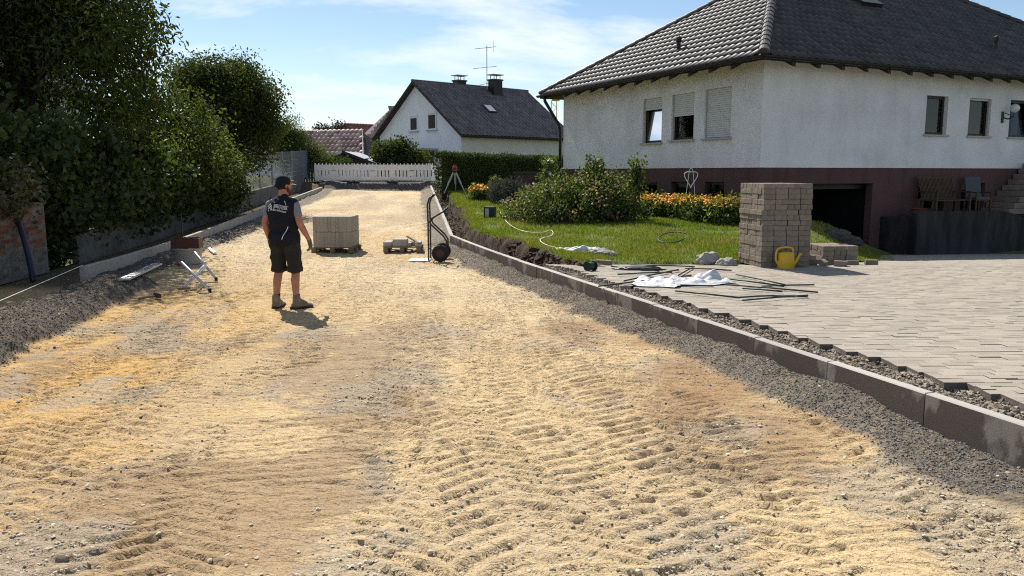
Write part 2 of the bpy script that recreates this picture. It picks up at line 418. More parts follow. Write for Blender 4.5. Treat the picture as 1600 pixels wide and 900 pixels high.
def np_mesh(name, V, Fc, m, parent=None, attrs=None, smooth=False, col=None):
    """V (n,3), Fc (k,3|4) arrays"""
    me = bpy.data.meshes.new(name); V = np.asarray(V, np.float32); Fc = np.asarray(Fc, np.int32); k = Fc.shape[1]
    me.vertices.add(len(V)); me.vertices.foreach_set('co', V.ravel())
    me.loops.add(Fc.size); me.loops.foreach_set('vertex_index', Fc.ravel())
    me.polygons.add(len(Fc)); me.polygons.foreach_set('loop_start', np.arange(0, Fc.size, k, dtype=np.int32))
    try: me.polygons.foreach_set('loop_total', np.full(len(Fc), k, np.int32))
    except Exception: pass
    me.update(calc_edges=True)
    me.polygons.foreach_set('use_smooth', np.full(len(Fc), bool(smooth)))
    if attrs is not None:
        a = me.attributes.new('tone', 'FLOAT', 'POINT'); a.data.foreach_set('value', np.asarray(attrs, np.float32))
    if col is not None:
        a = me.attributes.new('col', 'FLOAT_COLOR', 'POINT'); a.data.foreach_set('color', np.asarray(col, np.float32).ravel())
    me.materials.append(m)
    return link(name, me, parent)
def rand_rot(n):
    q = rng.normal(size=(n, 4)); q /= np.linalg.norm(q, axis=1)[:, None]; w_, x, y, z = q.T
    return np.stack([np.stack([1 - 2 * (y * y + z * z), 2 * (x * y - z * w_), 2 * (x * z + y * w_)], 1),
                     np.stack([2 * (x * y + z * w_), 1 - 2 * (x * x + z * z), 2 * (y * z - x * w_)], 1),
                     np.stack([2 * (x * z - y * w_), 2 * (y * z + x * w_), 1 - 2 * (x * x + y * y)], 1)], 1)
def ico():
    b = bmesh.new(); bmesh.ops.create_icosphere(b, subdivisions=1, radius=1)
    v = np.array([p.co[:] for p in b.verts]); f = np.array([[q.index for q in t.verts] for t in b.faces]); b.free(); return v, f
ICO = ico()
OCT = (np.array([[1, 0, 0], [-1, 0, 0], [0, 1, 0], [0, -1, 0], [0, 0, 1], [0, 0, -1.]]), np.array([[0, 2, 4], [2, 1, 4], [1, 3, 4], [3, 0, 4], [2, 0, 5], [1, 2, 5], [3, 1, 5], [0, 3, 5]]))
def pebbles(name, P, size, m, parent=None, proto=ICO, kind='stuff', flat=.65):
    n = len(P); v, f = proto; k = len(v)
    sc = size[:, None] * (rng.uniform(.6, 1.3, (n, 3)))
    jit = 1 + rng.uniform(-.22, .22, (n, k, 1))
    V = v[None] * jit * sc[:, None]
    V = np.einsum('nij,nkj->nki', rand_rot(n), V); V[:, :, 2] *= flat
    V = V + P[:, None]
    Fc = f[None] + (np.arange(n) * k)[:, None, None]
    o = np_mesh(name, V.reshape(-1, 3), Fc.reshape(-1, 3), m, parent, np.repeat(rng.random(n), k))
    if kind: o['kind'] = kind
    return o
def leaves(name, P, size, m, parent=None, width=.5, up=.2, out=None, fold=.12, tone=None):
    n = len(P); d = rng.normal(size=(n, 3)); d /= np.linalg.norm(d, axis=1)[:, None]
    d[:, 2] -= up
    if out is not None: d += out
    d /= np.linalg.norm(d, axis=1)[:, None]
    s = np.cross(d, rng.normal(size=(n, 3))); s /= np.linalg.norm(s, axis=1)[:, None] + 1e-9
    nn = np.cross(d, s); L = size[:, None]
    a = P; b = P + d * L * .45 + s * L * width * .5 + nn * L * fold; c = P + d * L; e = P + d * L * .45 - s * L * width * .5 + nn * L * fold
    V = np.stack([a, b, c, e], 1).reshape(-1, 3); i = np.arange(n)[:, None] * 4
    Fc = np.concatenate([i + np.array([[0, 1, 2]]), i + np.array([[0, 2, 3]])])
    return np_mesh(name, V, Fc, m, parent, np.repeat(rng.random(n) if tone is None else tone, 4))
def crown_pts(ells, nclump, per, sig, seed=0, hole=.38, hs=1.2, shell=2.4):
    """leaf points in clumps spread through ellipsoids (cx,cy,cz,rx,ry,rz)"""
    ells = np.array(ells, float); vol = ells[:, 3:].prod(1) ** .8; idx = rng.choice(len(ells), nclump, p=vol / vol.sum())
    e = ells[idx]; d = rng.normal(size=(nclump, 3)); d /= np.linalg.norm(d, axis=1)[:, None]
    r_ = rng.random(nclump) ** (1 / shell)
    c = e[:, :3] + d * e[:, 3:] * (r_ * rng.uniform(.86, 1.1, nclump))[:, None]
    c = c[vn3(c * hs, seed) > hole]
    p = np.repeat(c, per, 0) + np.clip(rng.normal(size=(len(c) * per, 3)), -1.7, 1.7) * (np.repeat(rng.uniform(.6, 1.4, len(c)), per) * sig)[:, None]
    return c, p
def ext(poly, n): return poly
BOXMESH = {}
def pieces(name, mesh, parent, xs):
    return [link(name, mesh, parent, l, r_) for l, r_ in xs]
def remesh(mb_, name, m, parent, voxel=.01, smooth=6, disp=None):
    me = bpy.data.meshes.new('tmp'); me.from_pydata(mb_.v, [], mb_.f); me.update()
    o = bpy.data.objects.new('tmp', me); COL.objects.link(o)
    r_ = o.modifiers.new('r', 'REMESH'); r_.mode = 'VOXEL'; r_.voxel_size = voxel
    s_ = o.modifiers.new('s', 'SMOOTH'); s_.iterations = smooth; s_.factor = .5
    dg = bpy.context.evaluated_depsgraph_get()
    nm = bpy.data.meshes.new_from_object(o.evaluated_get(dg)); nm.name = name
    bpy.data.objects.remove(o); bpy.data.meshes.remove(me)
    if disp:
        amp, fr, sd_ = disp
        V = np.empty(len(nm.vertices) * 3, np.float32); nm.vertices.foreach_get('co', V); V = V.reshape(-1, 3).astype(float)
        Nn = np.empty(len(nm.vertices) * 3, np.float32); nm.vertices.foreach_get('normal', Nn); Nn = Nn.reshape(-1, 3)
        V = V + Nn * (amp * (vn3(V * np.array(fr), sd_) + .5 * vn3(V * np.array(fr) * 2.1, sd_ + 1) - .75))[:, None]
        nm.vertices.foreach_set('co', V.astype(np.float32).ravel()); nm.update()
    nm.materials.clear(); nm.materials.append(m)
    nm.polygons.foreach_set('use_smooth', [True] * len(nm.polygons))
    return link(name, nm, parent)
def cap(mb_, p, q, r0, r1, n=14, sq=None):
    """tapered capsule; sq = (axis vector, factor) flattens the cross-section along that axis"""
    p, q = Vector(p), Vector(q); d = (q - p); L = d.length
    d = d.normalized() if L > 1e-6 else Vector((0, 0, 1))
    a = d.orthogonal().normalized(); b = d.cross(a); rings = []
    for t in (-80, -55, -28): rings.append((p + d * r0 * math.sin(R(t)), r0 * math.cos(R(t))))
    rings += [(p, r0), (q, r1)]
    for t in (28, 55, 80): rings.append((q + d * r1 * math.sin(R(t)), r1 * math.cos(R(t))))
    vs = []
    for c, r_ in rings:
        for k in range(n):
            t = 2 * math.pi * k / n; o = (a * math.cos(t) + b * math.sin(t)) * r_
            if sq: ax = Vector(sq[0]).normalized(); o = o + ax * (o.dot(ax) * (sq[1] - 1))
            vs.append(c + o)
    fs = [(i * n + k, i * n + (k + 1) % n, (i + 1) * n + (k + 1) % n, (i + 1) * n + k) for i in range(len(rings) - 1) for k in range(n)]
    fs += [tuple(range(n - 1, -1, -1)), tuple(range(len(vs) - n, len(vs)))]
    mb_.add(vs, fs)

# ------------------------------------------------------------------ GROUND
def grid(name, X, Y, Z, m, col=None, mask=None, parent=None, smooth=True):
    r_, c = X.shape; V = np.stack([X, Y, Z], -1).reshape(-1, 3)
    i = (np.arange(r_ - 1)[:, None] * c + np.arange(c - 1)[None]); Fc = np.stack([i, i + 1, i + c + 1, i + c], -1).reshape(-1, 4)
    if mask is not None:
        mk = mask.ravel(); Fc = Fc[mk[Fc].all(1)]
    return np_mesh(name, V, Fc, m, parent, smooth=smooth, col=None if col is None else col.reshape(-1, 4))
# wide ground sheet reaching the horizon, always below the detailed sheets
gx = np.concatenate([[-3000, -800, -200, -80, -40], np.arange(-26, 30, 1.), [40, 80, 200, 800, 3000]])
gyv = np.concatenate([[-200, -60, -20, -8], np.arange(-3, 64, 1.), [75, 100, 200, 600, 3000]])
X, Y = np.meshgrid(gx, gyv)
wz = wallx(np.clip(Y, 2, 60))
Zg = gy(Y) - .3
Zg = np.where(X < wz - 1.6, gy(Y) + .35, Zg)
Zg = np.where((X > kx(np.clip(Y, 0, 44)) + .3) & (Y < 44), np.minimum(lawn_z(Y), gy(Y) + .3) - .95, Zg)
Zg = np.where(Y > 43.5, gy(Y) - .02, Zg)
g = grid('ground', X, Y, Zg, M['ground'], smooth=False); g['kind'] = 'structure'

# dirt road with tread prints
TR = np.random.default_rng(21)
def bank_r(x, y):                     # gravel shoulder along the right kerb: 0..1
    d = (kx(y) - .02 - x)
    wd = .60 + .36 * (fbm(y * 1.3, y * 0, 5, 3) - .5) + .22 * sst(6, 4.6, y) + .30 * (fbm(x * 4, y * 4, 6, 3) - .5)
    return np.where(d > -.1, np.clip(1 - d / wd, 0, 1), 0) * sst(3.6, 4.6, y)
def bank_l(x, y):                     # gravel strip along the left kerb and on past its end
    c = np.where(y > 12.9, kl(y) + .05, kl(y) + .62 + .16 * np.clip(12.9 - y, 0, 8) ** 1.05 * .55)
    wd = np.where(y > 12.9, .62, .58) * (.85 + .3 * vn(y * 1.1, y * 0 + 3, 8)) + .22 * (fbm(x * 4, y * 4, 7, 3) - .5)
    d = x - c
    a = np.where(y > 12.9, np.where(d > -.2, np.clip(1 - d / wd, 0, 1), 0), np.clip(1 - (d / wd) ** 2, 0, 1))
    return a * sst(5.5, 6.5, y)
def tracks(x, y):
    h = np.zeros_like(x)
    wob = .10 * (fbm(x * .9, y * .9, 71, 2) - .5)
    jit = .030 * (fbm(x * 9, y * 9, 73, 2) - .5) + .05 * (fbm(x * 3.2, y * 3.2, 74, 2) - .5)
    crumb = fbm(x * 16, y * 16, 75, 2)
    spec = []
    for k in range(24):
        spec.append((TR.uniform(-5.0, 2.2), TR.uniform(-.34, .08), TR.uniform(.48, .74), TR.uniform(.115, .17), TR.choice([-1, 1]), TR.uniform(.40, .80), TR.uniform(0, 6), TR.uniform(2, 5), TR.uniform(.85, 1.15)))
    for k, (x0, sl_, wd, per, sg, ang, ph, cur, str_) in enumerate(spec):
        cx_ = x0 + sl_ * (y - 5) + .4 * np.sin(y / (cur * 2) + ph)
        u = (x - cx_ + wob) / (wd / 2)
        inside = sst(1.12, .86, np.abs(u) + 4 * jit)
        chev = np.where(np.abs(u) < 1.2, np.abs(u), 1.2) * sg * ang * wd / 2
        q = (y + chev + wob * .5 + jit) / per
        side = np.where(u > 0, .5, 0)
        q = q + side; fr = q - np.floor(q); cell = _h(np.floor(q), np.floor(np.sign(u)), 0 * fr + k, 5)
        bar = sst(.10, .80, fr) ** 1.5 * (1 - sst(.86, .97, fr)) * (.55 + .6 * cell) * (.85 + .4 * (crumb - .3))
        fade = sst(.42, .52, fbm(x * .7 + k * 7, y * .42 + k * 3, 40 + k, 3)) * str_
        dep = .025 * fade * inside
        h = h * (1 - .92 * inside * np.clip(fade * 1.3, 0, 1)) - dep * bar + dep * .2
    return h
def scuffs(x, y):
    h = 0
    for k, (a, per, amp) in enumerate(((.30, .14, .011), (-.27, .13, .011), (.04, .21, .011))):
        yr_ = x * math.sin(a) + y * math.cos(a)
        q = yr_ / per + 1.6 * fbm(x * 1.3 + 7 * k, y * 1.6, 300 + 7 * k, 2) + .5 * fbm(x * 7, y * 7, 304 + k, 2)
        fr = q - np.floor(q)
        m_ = sst(.44, .58, fbm(x * .6 + 11 * k, y * .4 + 5, 330 + k, 3)) * sst(.40, .60, fbm(x * 1.3 + 5 * k, y * 5.5, 340 + k, 2))
        h = h - amp * m_ * sst(.25, .84, fr) * (1 - sst(.88, .97, fr))
    return h
def dirt_h(x, y, fine=True):
    z = gy(y)
    z = z + .07 * (fbm(x * .35, y * .3, 3, 3) - .5) * sst(2, 5, y)
    z = z + .022 * (fbm(x * 1.7, y * 1.7, 9, 3) - .5)
    br, bl = bank_r(x, y), bank_l(x, y)
    bb = np.clip(br + bl, 0, 1)
    if fine:
        road = 1 - sst(.0, .25, bb)
        f1 = fbm(x * 9, y * 9, 15, 3) - .5
        rough = .3 * sst(.5, .75, fbm(x * .8 + 5, y * .8, 33, 3))
        z = z + (tracks(x, y) + scuffs(x, y) * sst(30, 12, y)) * road * sst(wallx(y) + 1.2, wallx(y) + 2.6, x) + (.006 + .012 * rough) * f1 + .008 * (fbm(x * 26, y * 26, 25, 2) - .5)
        z = z + bb * .10 * (fbm(x * 5, y * 5, 55, 3) - .5)
    top = .13 * (1 - .75 * sst(6.2, 4.6, y)) + .03 * (vn(y * 2, y * 0, 2) - .5)
    z = z + top * sst(0, .95, br) + np.where(y > 12.9, .11, .19) * sst(0, .9, bl)
    z = z + .16 * np.exp(-(((x + 8.0) / 1.0) ** 2 + ((y - 38.6) / .9) ** 2)) + .07 * np.exp(-(((x + 5.9) / 1.4) ** 2 + ((y - 39.2) / .8) ** 2))
    # bedding beyond the kerb
    z = np.where(x > kx(y) + .02, np.where(y < 13.2, .235, gy(y) + .06) + .05 * (fbm(x * 8, y * 8, 66, 2) - .5), z)
    return z
ys = [2.2]
while ys[-1] < 42.6: ys.append(ys[-1] + max(.010, ys[-1] * .0026))
ys = np.array(ys); nc = 385
sx = np.linspace(0, 1, nc)
Yd = np.repeat(ys[:, None], nc, 1)
xl = wallx(ys) - .15; xr = kx(ys) + np.where(ys < 13.3, .62, .62)
Xd = xl[:, None] + (xr - xl)[:, None] * sx[None]
Zd = dirt_h(Xd, Yd)
def dirt_col(x, y):
    hf = .34 * (fbm(x * 5, y * 9, 91, 4) - .5) + .16 * (fbm(x * 30, y * 30, 92, 2) - .5)
    sand = np.array([.60, .445, .25]); pale = np.array([.68, .555, .37]); orange = np.array([.58, .345, .115]); brown = np.array([.265, .175, .108]); grey = np.array([.36, .30, .225])
    rust = np.array([.30, .175, .09]); grav = np.array([.125, .112, .094]); gravlt = np.array([.235, .21, .175]); shade = np.array([.30, .225, .13])
    def L_(a, b, t): return a * (1 - t[..., None]) + b * t[..., None]
    c = np.broadcast_to(sand, x.shape + (3,)).copy()
    c = L_(c, pale, .75 * sst(.38, .65, fbm(x * .5, y * .35, 101, 3)) * sst(7, 14, y + x))
    c = L_(c, orange, sst(-1.2, -3.6, x + .12 * (y - 5)) * sst(17, 8, y) * np.clip(.55 + .5 * fbm(x * .9, y * .9, 111, 3) + hf, 0, 1))
    bp = sst(.50, .62, fbm(x * .62 + 3, y * .55, 121, 4) - .03 + hf + .20 * np.exp(-((x + .9) / 1.5) ** 2 - ((y - 6.2) / .8) ** 2) + .22 * np.exp(-((x + 1.5) / .8) ** 2 - ((y - 4.3) / .6) ** 2)) * sst(13, 8, y)
    gc = sst(.55, .68, fbm(x * 1.3, y * 1.1 + 4, 151, 4) + .6 * hf)
    c = L_(c, brown, .66 * bp); c = L_(c, np.array([.36, .31, .24]), .6 * gc * sst(14, 9, y))
    gp = sst(.52, .66, fbm(x * .8, y * .6 + 9, 131, 4) + hf)
    c = L_(c, grey, .30 * gp)
    d = kx(y) - x
    c = L_(c, rust, .75 * sst(2.5, .9, d) * sst(4, 6, y) * sst(13, 8, y) * sst(.3, .6, fbm(x * 1.2, y * 1.2, 141, 3)))
    c = L_(c, grey, .5 * sst(.4, .65, fbm(x * 1.1, y * .5, 142, 3)) * sst(13, 20, y))
    b = np.clip(bank_r(x, y) * 1.0 + bank_l(x, y), 0, 1)
    grav = grav * (1 - .45 * sst(kl(y) + 2.5, kl(y) + 1.2, x) * sst(17, 12, y))[..., None] * (.75 + .6 * fbm(x * 1.6, y * 1.6, 93, 3))[..., None]
    g_ = grav + (gravlt - grav) * (sst(11, 24, y) * .75 + .25 * vn(x * 3, y * 3, 77))[..., None]
    c = c * (1 - sst(.04, .3, b + .18 * (fbm(x * 6, y * 6, 79, 2) - .5))[..., None]) + g_ * sst(.04, .3, b + .18 * (fbm(x * 6, y * 6, 79, 2) - .5))[..., None]
    c = L_(c, np.array([.085, .08, .075]), sst(40.0, 40.5, y + hf * 2))
    c = L_(c, np.array([.13, .10, .065]), sst(.0, -.15, x - kl(y)) * sst(12.2, 13.0, y))
    c = c * (1 + .5 * hf)[..., None]
    c = np.where((x > kx(y) + .02)[..., None], np.array([.24, .2, .155]), c)
    return np.concatenate([c, np.ones(x.shape + (1,))], -1)
dr = grid('dirt_road', Xd, Yd, Zd, M['dirt'], col=dirt_col(Xd, Yd)); dr['kind'] = 'structure'
del Xd, Yd, Zd
# street beyond the barrier
X, Y = np.meshgrid(np.linspace(-11.5, -2.6, 20), np.linspace(42.3, 75, 60))
a = grid('far_street', X, Y, gy(Y) + .015, M['asphalt']); a['kind'] = 'structure'

# loose stones on the road and the gravel of the shoulders
def sample(n, y0, y1, p=1.0, x0=None, x1=None):
    y = y0 * (y1 / y0) ** (rng.random(n) ** p); x = rng.uniform(-.72, .72, n) * y
    lo = wallx(y) + .1; hi = kx(y) - .05
    k = (x > lo) & (x < hi); return x[k], y[k]
x, y = sample(120000, 3.0, 16)
m_ = .5 * sst(.5, .68, fbm(x * .8, y * .6 + 9, 131, 4)) + 1.5 * sst(.56, .70, fbm(x * 1.3, y * 1.1 + 4, 151, 4)) + .10
k = (rng.random(len(x)) < m_ * .36) & (bank_r(x, y) + bank_l(x, y) < .15)
x, y = x[k], y[k]
s_ = .0034 + .011 * rng.random(len(x)) ** 4.5
zp_ = dirt_h(x, y) - s_ * .05; kb = s_ > .0062
pebbles('pebbles', np.stack([x, y, zp_], 1)[~kb], s_[~kb], M['stone1'], proto=OCT, flat=.55); pebbles('coarse_pebbles', np.stack([x, y, zp_], 1)[kb], s_[kb], M['stone1'], flat=.6)
x, y = sample(230, 3.4, 14)
s_ = .010 + .013 * rng.random(len(x)) ** 2
pebbles('larger_stones', np.stack([x, y, dirt_h(x, y) - s_ * .05], 1), s_, M['stone1'], flat=.55)
def bank_pebbles(name, n, y0, y1, fn, side, m, smin, smax, proto):
    y = y0 * (y1 / y0) ** rng.random(n)
    x = (kx(y) - rng.random(n) ** 1.2 * 1.25) if side > 0 else np.where(y > 12.9, kl(y) + .06 + rng.random(n) * 1.0, kl(y) + rng.uniform(-.3, 1.9, n))
    b = fn(x, y); k = rng.random(n) < sst(.02, .3, b) * .95 + .02
    x, y = x[k], y[k]; s_ = smin + (smax - smin) * rng.random(len(x)) ** 2.5
    pebbles(name, np.stack([x, y, dirt_h(x, y) + s_ * .25], 1), s_, m, proto=proto)
bank_pebbles('shoulder_gravel', 46000, 4.3, 19, bank_r, 1, M['stone2'], .004, .0115, OCT)
bank_pebbles('strip_gravel', 30000, 6.5, 24, bank_l, -1, M['stone4'], .007, .015, OCT)
n = 9000
y = 4.4 * (13.2 / 4.4) ** rng.random(n); x = kx(y) + .05 + rng.random(n) * .46
s_ = .007 + .02 * rng.random(n) ** 3
pebbles('bedding_gravel', np.stack([x, y, dirt_h(x, y, False) + s_ * .3 + .012], 1), s_, M['stone3'], proto=OCT)

# ------------------------------------------------------------------ KERBS
def kerb_mesh(L_, m, T=.085, H=.46):
    b = MB(); b.box((0, 0, -H / 2), (L_ - .008, T, H), ch=.008); o = b.build('kerb_stone', m, fix=True); me = o.data; bpy.data.objects.remove(o); return me
def kerb_run(root, p0, p1, mesh, L_, tops, jit):
    p0, p1 = Vector(p0), Vector(p1); d = p1 - p0; n = max(1, round(d.length / L_)); st = d / n
    for i in range(n):
        a = p0 + st * i; b = p0 + st * (i + 1); za, zb = tops(a.y), tops(b.y); c = (a + b) / 2
        o = link('kerb_stone', mesh, root, (c.x + random.uniform(-jit, jit), c.y, (za + zb) / 2 + random.uniform(-.003, .003)))
        o.rotation_euler = Euler((0, -math.atan2(zb - za, st.length), math.atan2(st.y, st.x)), 'XYZ')
        o.scale = (st.length / L_, 1, 1)
tops = lambda y: float(gy(y)) + .30
kerbr = struct('kerb'); kerblf = struct('kerb')
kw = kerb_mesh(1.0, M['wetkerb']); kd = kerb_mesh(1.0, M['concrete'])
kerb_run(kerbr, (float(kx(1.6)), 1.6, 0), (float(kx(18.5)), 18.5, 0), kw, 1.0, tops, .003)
kerb_run(kerbr, (-1.4, 18.5, 0), (-4.0, 39.8, 0), kd, 1.0, tops, .003)
kerb_run(kerblf, (-6.96, 12.87, 0), (-9.13, 38.7, 0), kd, 1.0, tops, .003)

def bank_line(y): return 5.15 + (np.asarray(y) - 13.4) * .46
# ------------------------------------------------------------------ DRIVEWAY
drv = struct('driveway')
X, Y = np.meshgrid(np.linspace(0, 1, 60), np.linspace(1.5, 23, 120))
X = kx(np.minimum(Y, 13.4)) + .55 + X * (17 - kx(np.minimum(Y, 13.4)))
b_ = grid('bedding_sheet', X, Y, drive_z(Y) - .09, M['sand'], parent=drv)
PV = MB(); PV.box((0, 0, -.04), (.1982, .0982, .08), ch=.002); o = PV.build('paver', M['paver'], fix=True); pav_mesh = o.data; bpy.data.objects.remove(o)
PV2 = MB(); PV2.box((0, 0, -.04), (.1982, .0982, .08), ch=.002); pvv = np.array(PV2.v); pvf = np.array(PV2.f[1:])   # no bottom
rows = []; left = 0
for r_ in range(int((23 - 1.6) / .1)):
    y = 1.6 + r_ * .1
    if left == 0: left = random.choice([2, 3, 3, 4]); jy = y + left * .05; jx = random.uniform(-.03, .05)
    left -= 1
    xs = float(kx(min(jy, 13.6))) + .43 + jx
    half = r_ % 2 == 1
    x = xs - (.1 if half else 0); first = True
    while x < 16.5:
        if y > 13.5 and x < bank_line(y) - .15:
            x += .2; first = False; continue
        rows.append((x + (.15 if (half and first) else .1), y, 2 if (half and first) else (1 if first else 0))); x += .2; first = False
rows = [(x, y, e) for x, y, e in rows if not (y > 20.2 + (x - 6.1) * .49 + .3)]
def vis_key(t):
    x, y, e = t
    u = 800 + 1250 * x / y
    return (u > 1640 or u < 0) * 100 + y - (2.2 if e else 0)
rows.sort(key=vis_key)
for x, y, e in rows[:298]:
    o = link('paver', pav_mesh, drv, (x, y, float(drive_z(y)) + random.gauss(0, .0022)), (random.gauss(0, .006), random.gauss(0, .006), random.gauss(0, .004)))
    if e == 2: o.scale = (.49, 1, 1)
rest = np.array([(x, y, drive_z(y)) for x, y, e in rows[298:]])
n = len(rest); rest[:, 2] += rng.normal(0, .0012, n)
V = pvv[None] + rest[:, None]; V[:, 8:, 2] += (rng.normal(0, .0015, n))[:, None] * (pvv[None, 8:, 0] / .1)
Fc = pvf[None] + (np.arange(n) * len(pvv))[:, None, None]
o = np_mesh('paver_field', V.reshape(-1, 3), Fc.reshape(-1, 4), M['paverf'], drv, np.repeat(rng.random(n), len(pvv))); o['kind'] = 'stuff'

# ------------------------------------------------------------------ LAWN, CUT SOIL, GRASS
def lawn_edge(y): return kx(y) + .72 + .25 * (fbm(np.asarray(y) * 1.3, np.asarray(y) * 0 + 4, 201, 3) - .5) * 2 + .25 * sst(18, 14, y)
def lawn_h(x, y):
    z = lawn_z(y) + .05 * (fbm(x * .8, y * .8, 211, 3) - .5) + .16 * np.exp(-((x - 6.7) / 1.0) ** 2 - ((y - 18.2) / 1.6) ** 2)
    t = sst(-.7, 1.25, x - bank_line(y)) * sst(13.6, 15.0, y)
    return z * (1 - t) + (drive_z(y) - .04) * t
ly = np.concatenate([np.arange(13.3, 24, .12), np.arange(24, 44, .3)])
X, Y = np.meshgrid(np.linspace(0, 1, 90), ly)
e = lawn_edge(ly); rr = np.where(ly < 20.8, bank_line(ly) - .12 + 1.7 * sst(13.5, 16, ly), 9.0)
X = e[:, None] + (rr - e)[:, None] * X
lw_ = grid('lawn', X, Y, lawn_h(X, Y) - .14 * sst(13.6, 13.3, Y), M['lawn'], mask=(Y < 19.93 + (X - 6.128) * .49) | (X < 6.0)); lw_['kind'] = 'structure'
t = np.linspace(0, 1, 22); sy = np.arange(12.9, 41.5, .045)
T, Y = np.meshgrid(t, sy)
a0 = kx(sy) + .22; a1 = lawn_edge(sy) + .10
X = a0[:, None] + (a1 - a0)[:, None] * T
z0 = gy(sy)[:, None] + .04; z1 = lawn_h(a1, sy)[:, None] + .01
prof = sst(.36, .74, T)
X = X - .16 * prof * (1 - T) + .16 * (fbm(T * 3 + 2, Y * 3.0, 231, 3) - .5) * np.sin(math.pi * np.clip(T * 1.05, 0, 1))
Z = z0 + (z1 - z0) * prof + .22 * (fbm(X * 5, Y * 5, 241, 4) - .5) * np.sin(math.pi * T)
sb = grid('cut_soil_bank', X, Y, Z, M['soil']); sb['kind'] = 'structure'
n = 8000
y = rng.uniform(12.6, 38, n); x = kx(y) + .15 + rng.random(n) * .6
s_ = .014 + .075 * rng.random(n) ** 3.5
tt = np.clip((x - kx(y) - .30) / .55, 0, 1); zz = gy(y) + .05 + (lawn_h(x, y) - gy(y) - .05) * sst(.3, .85, tt)
pebbles('soil_clods', np.stack([x, y, zz + s_ * .2], 1), s_, M['soil'], proto=OCT)
# blades
n = 190000
y = 13.4 * (36 / 13.4) ** (rng.random(n) ** 1.15); lo = lawn_edge(y) - .02; hi = np.where(y < 20.8, bank_line(y) - .15 + 1.5 * sst(13.5, 16, y), 7.5)
x = lo + (hi - lo) * rng.random(n)
kk_ = (y < 19.9 + (x - 6.128) * .49) | (x < 6.0); x, y, lo, n = x[kk_], y[kk_], lo[kk_], int(kk_.sum())
nearedge = np.minimum(np.clip((y - 13.4) / .5, 0, 1), np.clip((x - lo) / .3, 0, 1))
pt = sst(.3, .55, fbm(x * 1.6, y * 1.6, 251, 3)) * .75 + .25
k = rng.random(n) < (.25 + .75 * nearedge) * pt
x, y = x[k], y[k]; n = len(x)
h = rng.uniform(.03, .075, n) * (.7 + .7 * fbm(x * .9, y * .9, 261, 2)) * (1 + .5 * (y > 24)); az = rng.random(n) * 6.283; wv = .0035 + .0003 * y; lean = rng.uniform(0, .7, n) * h; la = rng.random(n) * 6.283
z = lawn_h(x, y) - .005
P = np.stack([x, y, z], 1); sx_ = np.stack([np.cos(az) * wv, np.sin(az) * wv, 0 * az], 1)
V = np.stack([P - sx_, P + sx_, P + np.stack([np.cos(la) * lean, np.sin(la) * lean, h], 1)], 1).reshape(-1, 3)
ne = 16000
ye_ = 13.2 * (36 / 13.2) ** rng.random(ne); xe_ = lawn_edge(ye_) + rng.normal(.02, .07, ne); ke_ = fbm(ye_ * 2.5, ye_ * 0, 271, 2) > rng.random(ne) * .75; ye_, xe_ = ye_[ke_], xe_[ke_]; ne = len(ye_)
he = rng.uniform(.05, .12, ne); aze = rng.random(ne) * 6.283; we = .004 + .0003 * ye_
Pe = np.stack([xe_, ye_, lawn_h(xe_, ye_) - .01], 1); se = np.stack([np.cos(aze) * we, np.sin(aze) * we, 0 * aze], 1)
Ve = np.stack([Pe - se, Pe + se, Pe + np.stack([rng.normal(-.05, .04, ne), rng.normal(-.02, .04, ne), he], 1)], 1).reshape(-1, 3)
V = np.concatenate([V, Ve]); n += ne
o = np_mesh('grass', V, np.arange(n * 3).reshape(-1, 3), M['blade'], None, np.repeat(rng.random(n), 3)); o['kind'] = 'stuff'

# ------------------------------------------------------------------ NEAR HOUSE
HA = R(26.1); HC = Vector((6.128, 20, 0))
Hs = thing('house', 'large white stuccoed house with plum plinth and dark hipped tile roof', 'house', HC, HA)
W, D_, BASE, TOPW, ZE, SL = 18.0, 9.8, -.75, 4.82, 4.50, math.tan(R(33))
HM = Matrix.Translation(HC) @ Matrix.Rotation(HA, 4, 'Z'); HMI = HM.inverted()
def hloc(u, v, p0, nrm):              # local point where a sight line meets a local plane
    o = HMI @ Vector((0, 0, EYE)); d = HMI.to_3x3() @ ray(u, v); k = (Vector(p0) - o).dot(nrm) / d.dot(nrm); return o + d * k
lw = [(4.06, 5.01, 2.68, 3.97), (2.61, 3.61, 2.72, 3.98), (1.12, 2.17, 2.72, 4.0)]
rw = [(5.94, 6.84, 2.86, 3.92), (7.77, 8.74, 2.86, 3.92), (9.63, 10.7, 2.86, 3.94), (13, 14, 2.86, 3.94)]
lb = [(4.24, 5.07, 1.02, 1.52), (2.76, 3.56, 1.05, 1.55), (1.31, 2.1, 1.08, 1.56)]
rb = [(5.89, 7.01, .72, 1.5), (7.73, 8.8, .66, 1.5)]
GAR = (1.41, 4.05, -.72, 1.52)
X_, Y_, Z_ = Vector((1, 0, 0)), Vector((0, 1, 0)), Vector((0, 0, 1))
ZL = 1.93
m = MB()
m.holed((0, 0, ZL), X_, Z_, Y_, W, TOPW - ZL, [(a, b, c - ZL, d - ZL) for a, b, c, d in rw], rev=.2)
m.holed((0, 0, ZL), Y_, Z_, X_, D_, TOPW - ZL, [(a, b, c - ZL, d - ZL) for a, b, c, d in lw], rev=.2)
m.quad((W, 0, ZL), (W, D_, ZL), (W, D_, TOPW), (W, 0, TOPW)); m.quad((0, D_, ZL), (W, D_, ZL), (W, D_, TOPW), (0, D_, TOPW))
m.quad((0, 0, ZL), (W, 0, ZL), (W, .04, ZL), (.04, .04, ZL)); m.quad((0, 0, ZL), (.04, .04, ZL), (.04, D_, ZL), (0, D_, ZL))
m.build('wall', M['stucco'], Hs)
m = MB(); s = .025
